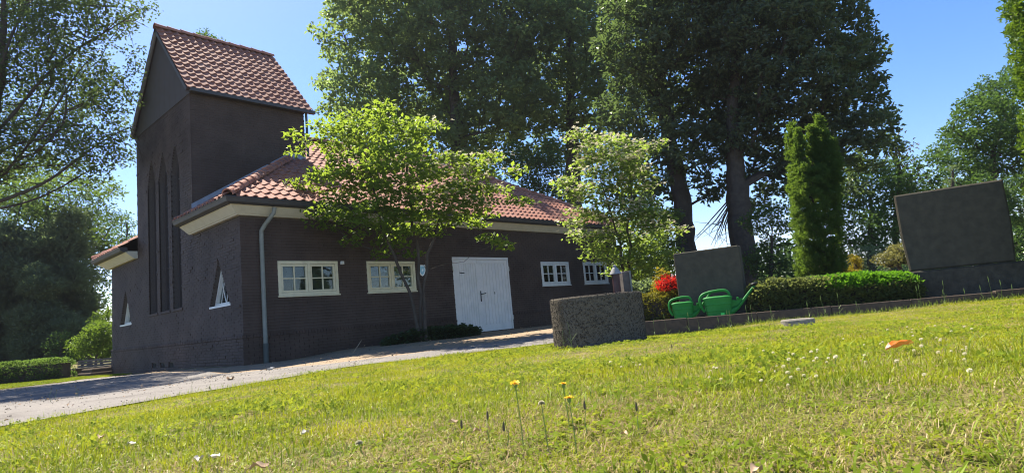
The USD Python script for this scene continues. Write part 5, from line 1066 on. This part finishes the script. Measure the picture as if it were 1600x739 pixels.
# yellow hawkbits
def hawkbit(px, py, depth, rpx, lab, tilt):
    c = world(px, py, depth); z = float(g(c[0], c[1])); h = c[2] - z; r = rpx * depth / F_PX
    t = thing('yellow_flower', lab, 'flower', loc=(c[0], c[1], z)); r_ = rs_(int(px))
    obj('stem', tube([(.02, .01, 0), (.012, .004, h * .4), (0, 0, h - .008)], [.0014, .0012, .0011], 6), M['stem'], t, smooth=50)
    obj('calyx', lathe([(.0008, h - .012), (.0042, h - .008), (.0052, h - .001), (.003, h + .001)], (0, 0, 0), 10), M['stem'], t, smooth=50)
    def R(v): 
        a, b = tilt; v = v - [0, 0, h]; Rx = trimesh.transformations.euler_matrix(a, b, 0)[:3, :3]; return v @ Rx.T + [0, 0, h]
    for k in range(30):
        lay = k % 3; L = r * (1.0, .82, .6)[lay] * r_.uniform(.92, 1.06); a = k * 2.39996; up_ = (.16, .32, .6)[lay] + r_.normal() * .06
        d = np.array([math.cos(a), math.sin(a), up_]); s = np.array([-math.sin(a), math.cos(a), 0]) * r * .135; o = np.array([0, 0, h + .0005 * lay])
        v = np.array([o - s * .4, o + s * .4, o + d * L * .85 + s, o + d * L * .85 - s, o + d * L + s * .5, o + d * L - s * .5, o + d * L * .96])
        obj('petal', (R(v), np.array([[0, 1, 2], [0, 2, 3], [3, 2, 4], [3, 4, 6], [3, 6, 5]])), M['yellow'], t)
    cc = lathe([(r * .28, h + r * .10), (r * .2, h + r * .34), (.0005, h + r * .30)], (0, 0, 0), 10); obj('centre', (R(cc[0]), cc[1]), M['yellowc'], t)
hawkbit(805, 599, 1.62, 8.2, 'leftmost of the three yellow flowers in the lawn', (.25, -.25))
hawkbit(880, 600, 1.75, 6.6, 'upper right yellow flower of the three in the lawn', (.1, .05))
hawkbit(889, 622, 1.50, 8.4, 'lower right yellow flower of the three, nearest the camera', (.05, .0))
def seedhead(px, py, depth, r, lab):
    c = world(px, py, depth); z = float(g(c[0], c[1])); h = c[2] - z; t = thing('seed_head', lab, 'seed head', loc=(c[0], c[1], z)); r_ = rs_(int(px))
    obj('stem', tube([(.01, 0, 0), (0, 0, h)], .0012, 5), M['stem'], t)
    d = r_.normal(size=(70, 3)); d /= np.linalg.norm(d, axis=1, keepdims=True); d[:, 2] = np.abs(d[:, 2]) * 1.0 - .1
    m = []
    for q in d:
        e = np.array([0, 0, h]) + q * r; s = np.cross(q, [.3, .5, .8]); s /= np.linalg.norm(s); w = np.cross(q, s); m.append((np.array([[0, 0, h], e + s * r * .22, e - s * r * .22, e + w * r * .22, e - w * r * .22]), np.array([[0, 1, 3], [0, 3, 2], [0, 2, 4], [0, 4, 1]])))
    obj('fluff', m, L_bract, t, kind='stuff'); obj('core', lathe([(.0004, h - .003), (.003, h), (.0004, h + .003)], (0, 0, 0), 8), M['stalk'], t)
seedhead(846, 630, 1.55, .0085, 'pale fluffy seed head left of the lower right yellow flower')
seedhead(561, 692, 1.75, .010, 'pale fluffy seed head low in the lawn, left of the yellow flowers')
# white clover heads
cr = rs_(95); clv = None; pos = []
for (cx, cy, sx, sy, n) in ((1250, 560, 60, 16, 18), (1400, 540, 70, 16, 18), (1190, 570, 50, 20, 10), (1440, 520, 30, 8, 10), (1130, 580, 60, 14, 8), (985, 575, 30, 10, 5), (1530, 560, 50, 30, 8)):
    for q in range(n): pos.append((cx + cr.normal() * sx * .8, cy + cr.normal() * sy * .8))
for i, (px, py) in enumerate(pos):
    w = place_px(px, max(py, 512), .035)
    if not LAWN.contains(Point(w[0], w[1])) : continue
    z = float(g(w[0], w[1]))
    if clv is None:
        clv = thing('clover_flower', 'small round white clover head among the lawn grass', 'clover', 'white clover flowers in the lawn', loc=(w[0], w[1], z))
        obj('stem', tube([(0, 0, 0), (.003, 0, .024), (0, 0, .046)], .0009, 5), M['stem'], clv)
        m = []; r_ = rs_(5)
        for k in range(46):
            th = math.acos(1 - 1.75 * (k + .5) / 46); a = k * 2.39996; d = np.array([math.sin(th) * math.cos(a), math.sin(th) * math.sin(a), math.cos(th) * .85]); s = np.cross(d, [.2, .3, .9]); s /= np.linalg.norm(s); u_ = np.cross(s, d); o = np.array([0, 0, .046])
            L = .0095; m.append((np.array([o + d * .003, o + d * L * .7 + s * .0018, o + d * L + u_ * .001, o + d * L * .7 - s * .0018]), np.array([[0, 1, 2], [0, 2, 3]])))
        obj('florets', m, L_bract, clv, kind='stuff')
    else: dup(clv, loc=(w[0], w[1], z), rotz=cr.random() * 6.28, scale=float(cr.uniform(.55, 1.05)))
# orange curled leaf
oc = place_px(1407, 549, .02); oc[2] = float(g(oc[0], oc[1])) + .028; ol = thing('orange_leaf', 'curled bright orange leaf lying among the clover on the right of the lawn', 'leaf', loc=oc, rotz=YAW - math.pi / 2 + .12)
uu, vv = np.meshgrid(np.linspace(-1, 1, 15), np.linspace(-1, 1, 9), indexing='ij'); ww_ = np.maximum(1 - np.abs(uu) ** 2.2, .05)
X = uu * .070; Yl = vv * .034 * ww_; Zl = .024 * np.abs(vv) ** 1.5 * ww_ + .003 * np.sin(uu * 7 + vv * 3) + .010 * uu + .016; vx = np.stack([X, Yl * .8, Zl], -1).reshape(-1, 3); i, j = np.meshgrid(np.arange(14), np.arange(8), indexing='ij'); qd = np.stack([i * 9 + j, (i + 1) * 9 + j, (i + 1) * 9 + j + 1, i * 9 + j + 1], -1).reshape(-1, 4)
obj('blade', (vx, np.vstack([qd[:, [0, 1, 2]], qd[:, [0, 2, 3]]])), M['orange'], ol, smooth=60)
obj('curled_tip', (vx[:45] * [.95, 1.05, 1.0] + [-.004, 0, .004], np.vstack([qd[:32][:, [0, 1, 2]], qd[:32][:, [0, 2, 3]]])), M['orangepale'], ol, smooth=60)
# dry leaves in the lawn and on the path
for i, (px, py, s, mt, lab) in enumerate(((708, 661, .026, 'dry', 'rust-brown dry leaf in the lawn left of the yellow flowers'), (745, 675, .024, 'dry', 'rust-brown curled dry leaf below the leftmost yellow flower'), (158, 684, .035, 'dry', 'brown dry leaf in the left part of the lawn'), (405, 732, .04, 'dry', 'tan dry leaf at the bottom edge of the lawn'),
    (310, 720, .04, 'drypale', 'larger bleached leaf scrap in the lower left lawn'), (335, 716, .035, 'drypale', 'bleached leaf scrap right of the larger scrap, lower left lawn'), (205, 695, .03, 'drypale', 'bleached leaf scrap in the left lawn, right of the brown leaf'), (477, 678, .03, 'drypale', 'bleached leaf scrap in the lawn left of the centre'), (1183, 738, .03, 'dry', 'brown dry leaf at the bottom edge right of the centre'), (975, 680, .02, 'dry', 'small brown dry leaf right of the yellow flowers'),
    (424, 576, .12, 'drypale', 'pale scrap lying at the shadow edge near the downspout'), (360, 591, .12, 'dry', 'small weed-brown clump on the path edge near the chapel corner'))):
    w = place_px(px, py, .03); z = float(g(w[0], w[1])) + (.035 if LAWN.contains(Point(w[0], w[1])) else .02)
    t = thing('dry_leaf', lab, 'leaf', loc=(w[0], w[1], z), rotz=rs.random() * 6.28); uu, vv = np.meshgrid(np.linspace(-1, 1, 7), np.linspace(-1, 1, 5), indexing='ij'); wd = np.maximum(1 - np.abs(uu) ** 2, .05)
    vx = np.stack([uu * s * .6, vv * s * .35 * wd, s * (.25 * vv ** 2 * wd + .12 * np.sin(uu * 4 + i) + .1 * uu * vv)], -1).reshape(-1, 3); a_, b_ = np.meshgrid(np.arange(6), np.arange(4), indexing='ij'); qd = np.stack([a_ * 5 + b_, (a_ + 1) * 5 + b_, (a_ + 1) * 5 + b_ + 1, a_ * 5 + b_ + 1], -1).reshape(-1, 4)
    obj('blade', (vx, np.vstack([qd[:, [0, 1, 2]], qd[:, [0, 2, 3]]])), M[mt], t, smooth=60)

# ------------------------------------------------------------------ thin summer haze
hz = np.array([[x, y, z] for z in (-1.4, 34) for x, y in ((-510, -510), (510, -510), (510, 510), (-510, 510))], float)
hzm = usdkit.material(stage, '/World/Looks/haze', {'v': ('principled_volume', {'color': (.86, .92, 1.0), 'density': .00024, 'anisotropy': .35})}, [], volume='v.volume')
obj('haze', (hz, np.array([[0, 2, 1], [0, 3, 2], [4, 5, 6], [4, 6, 7], [0, 1, 5], [0, 5, 4], [1, 2, 6], [1, 6, 5], [2, 3, 7], [2, 7, 6], [3, 0, 4], [3, 4, 7]])), hzm, kind='stuff', label='thin sunlit summer haze in the air')
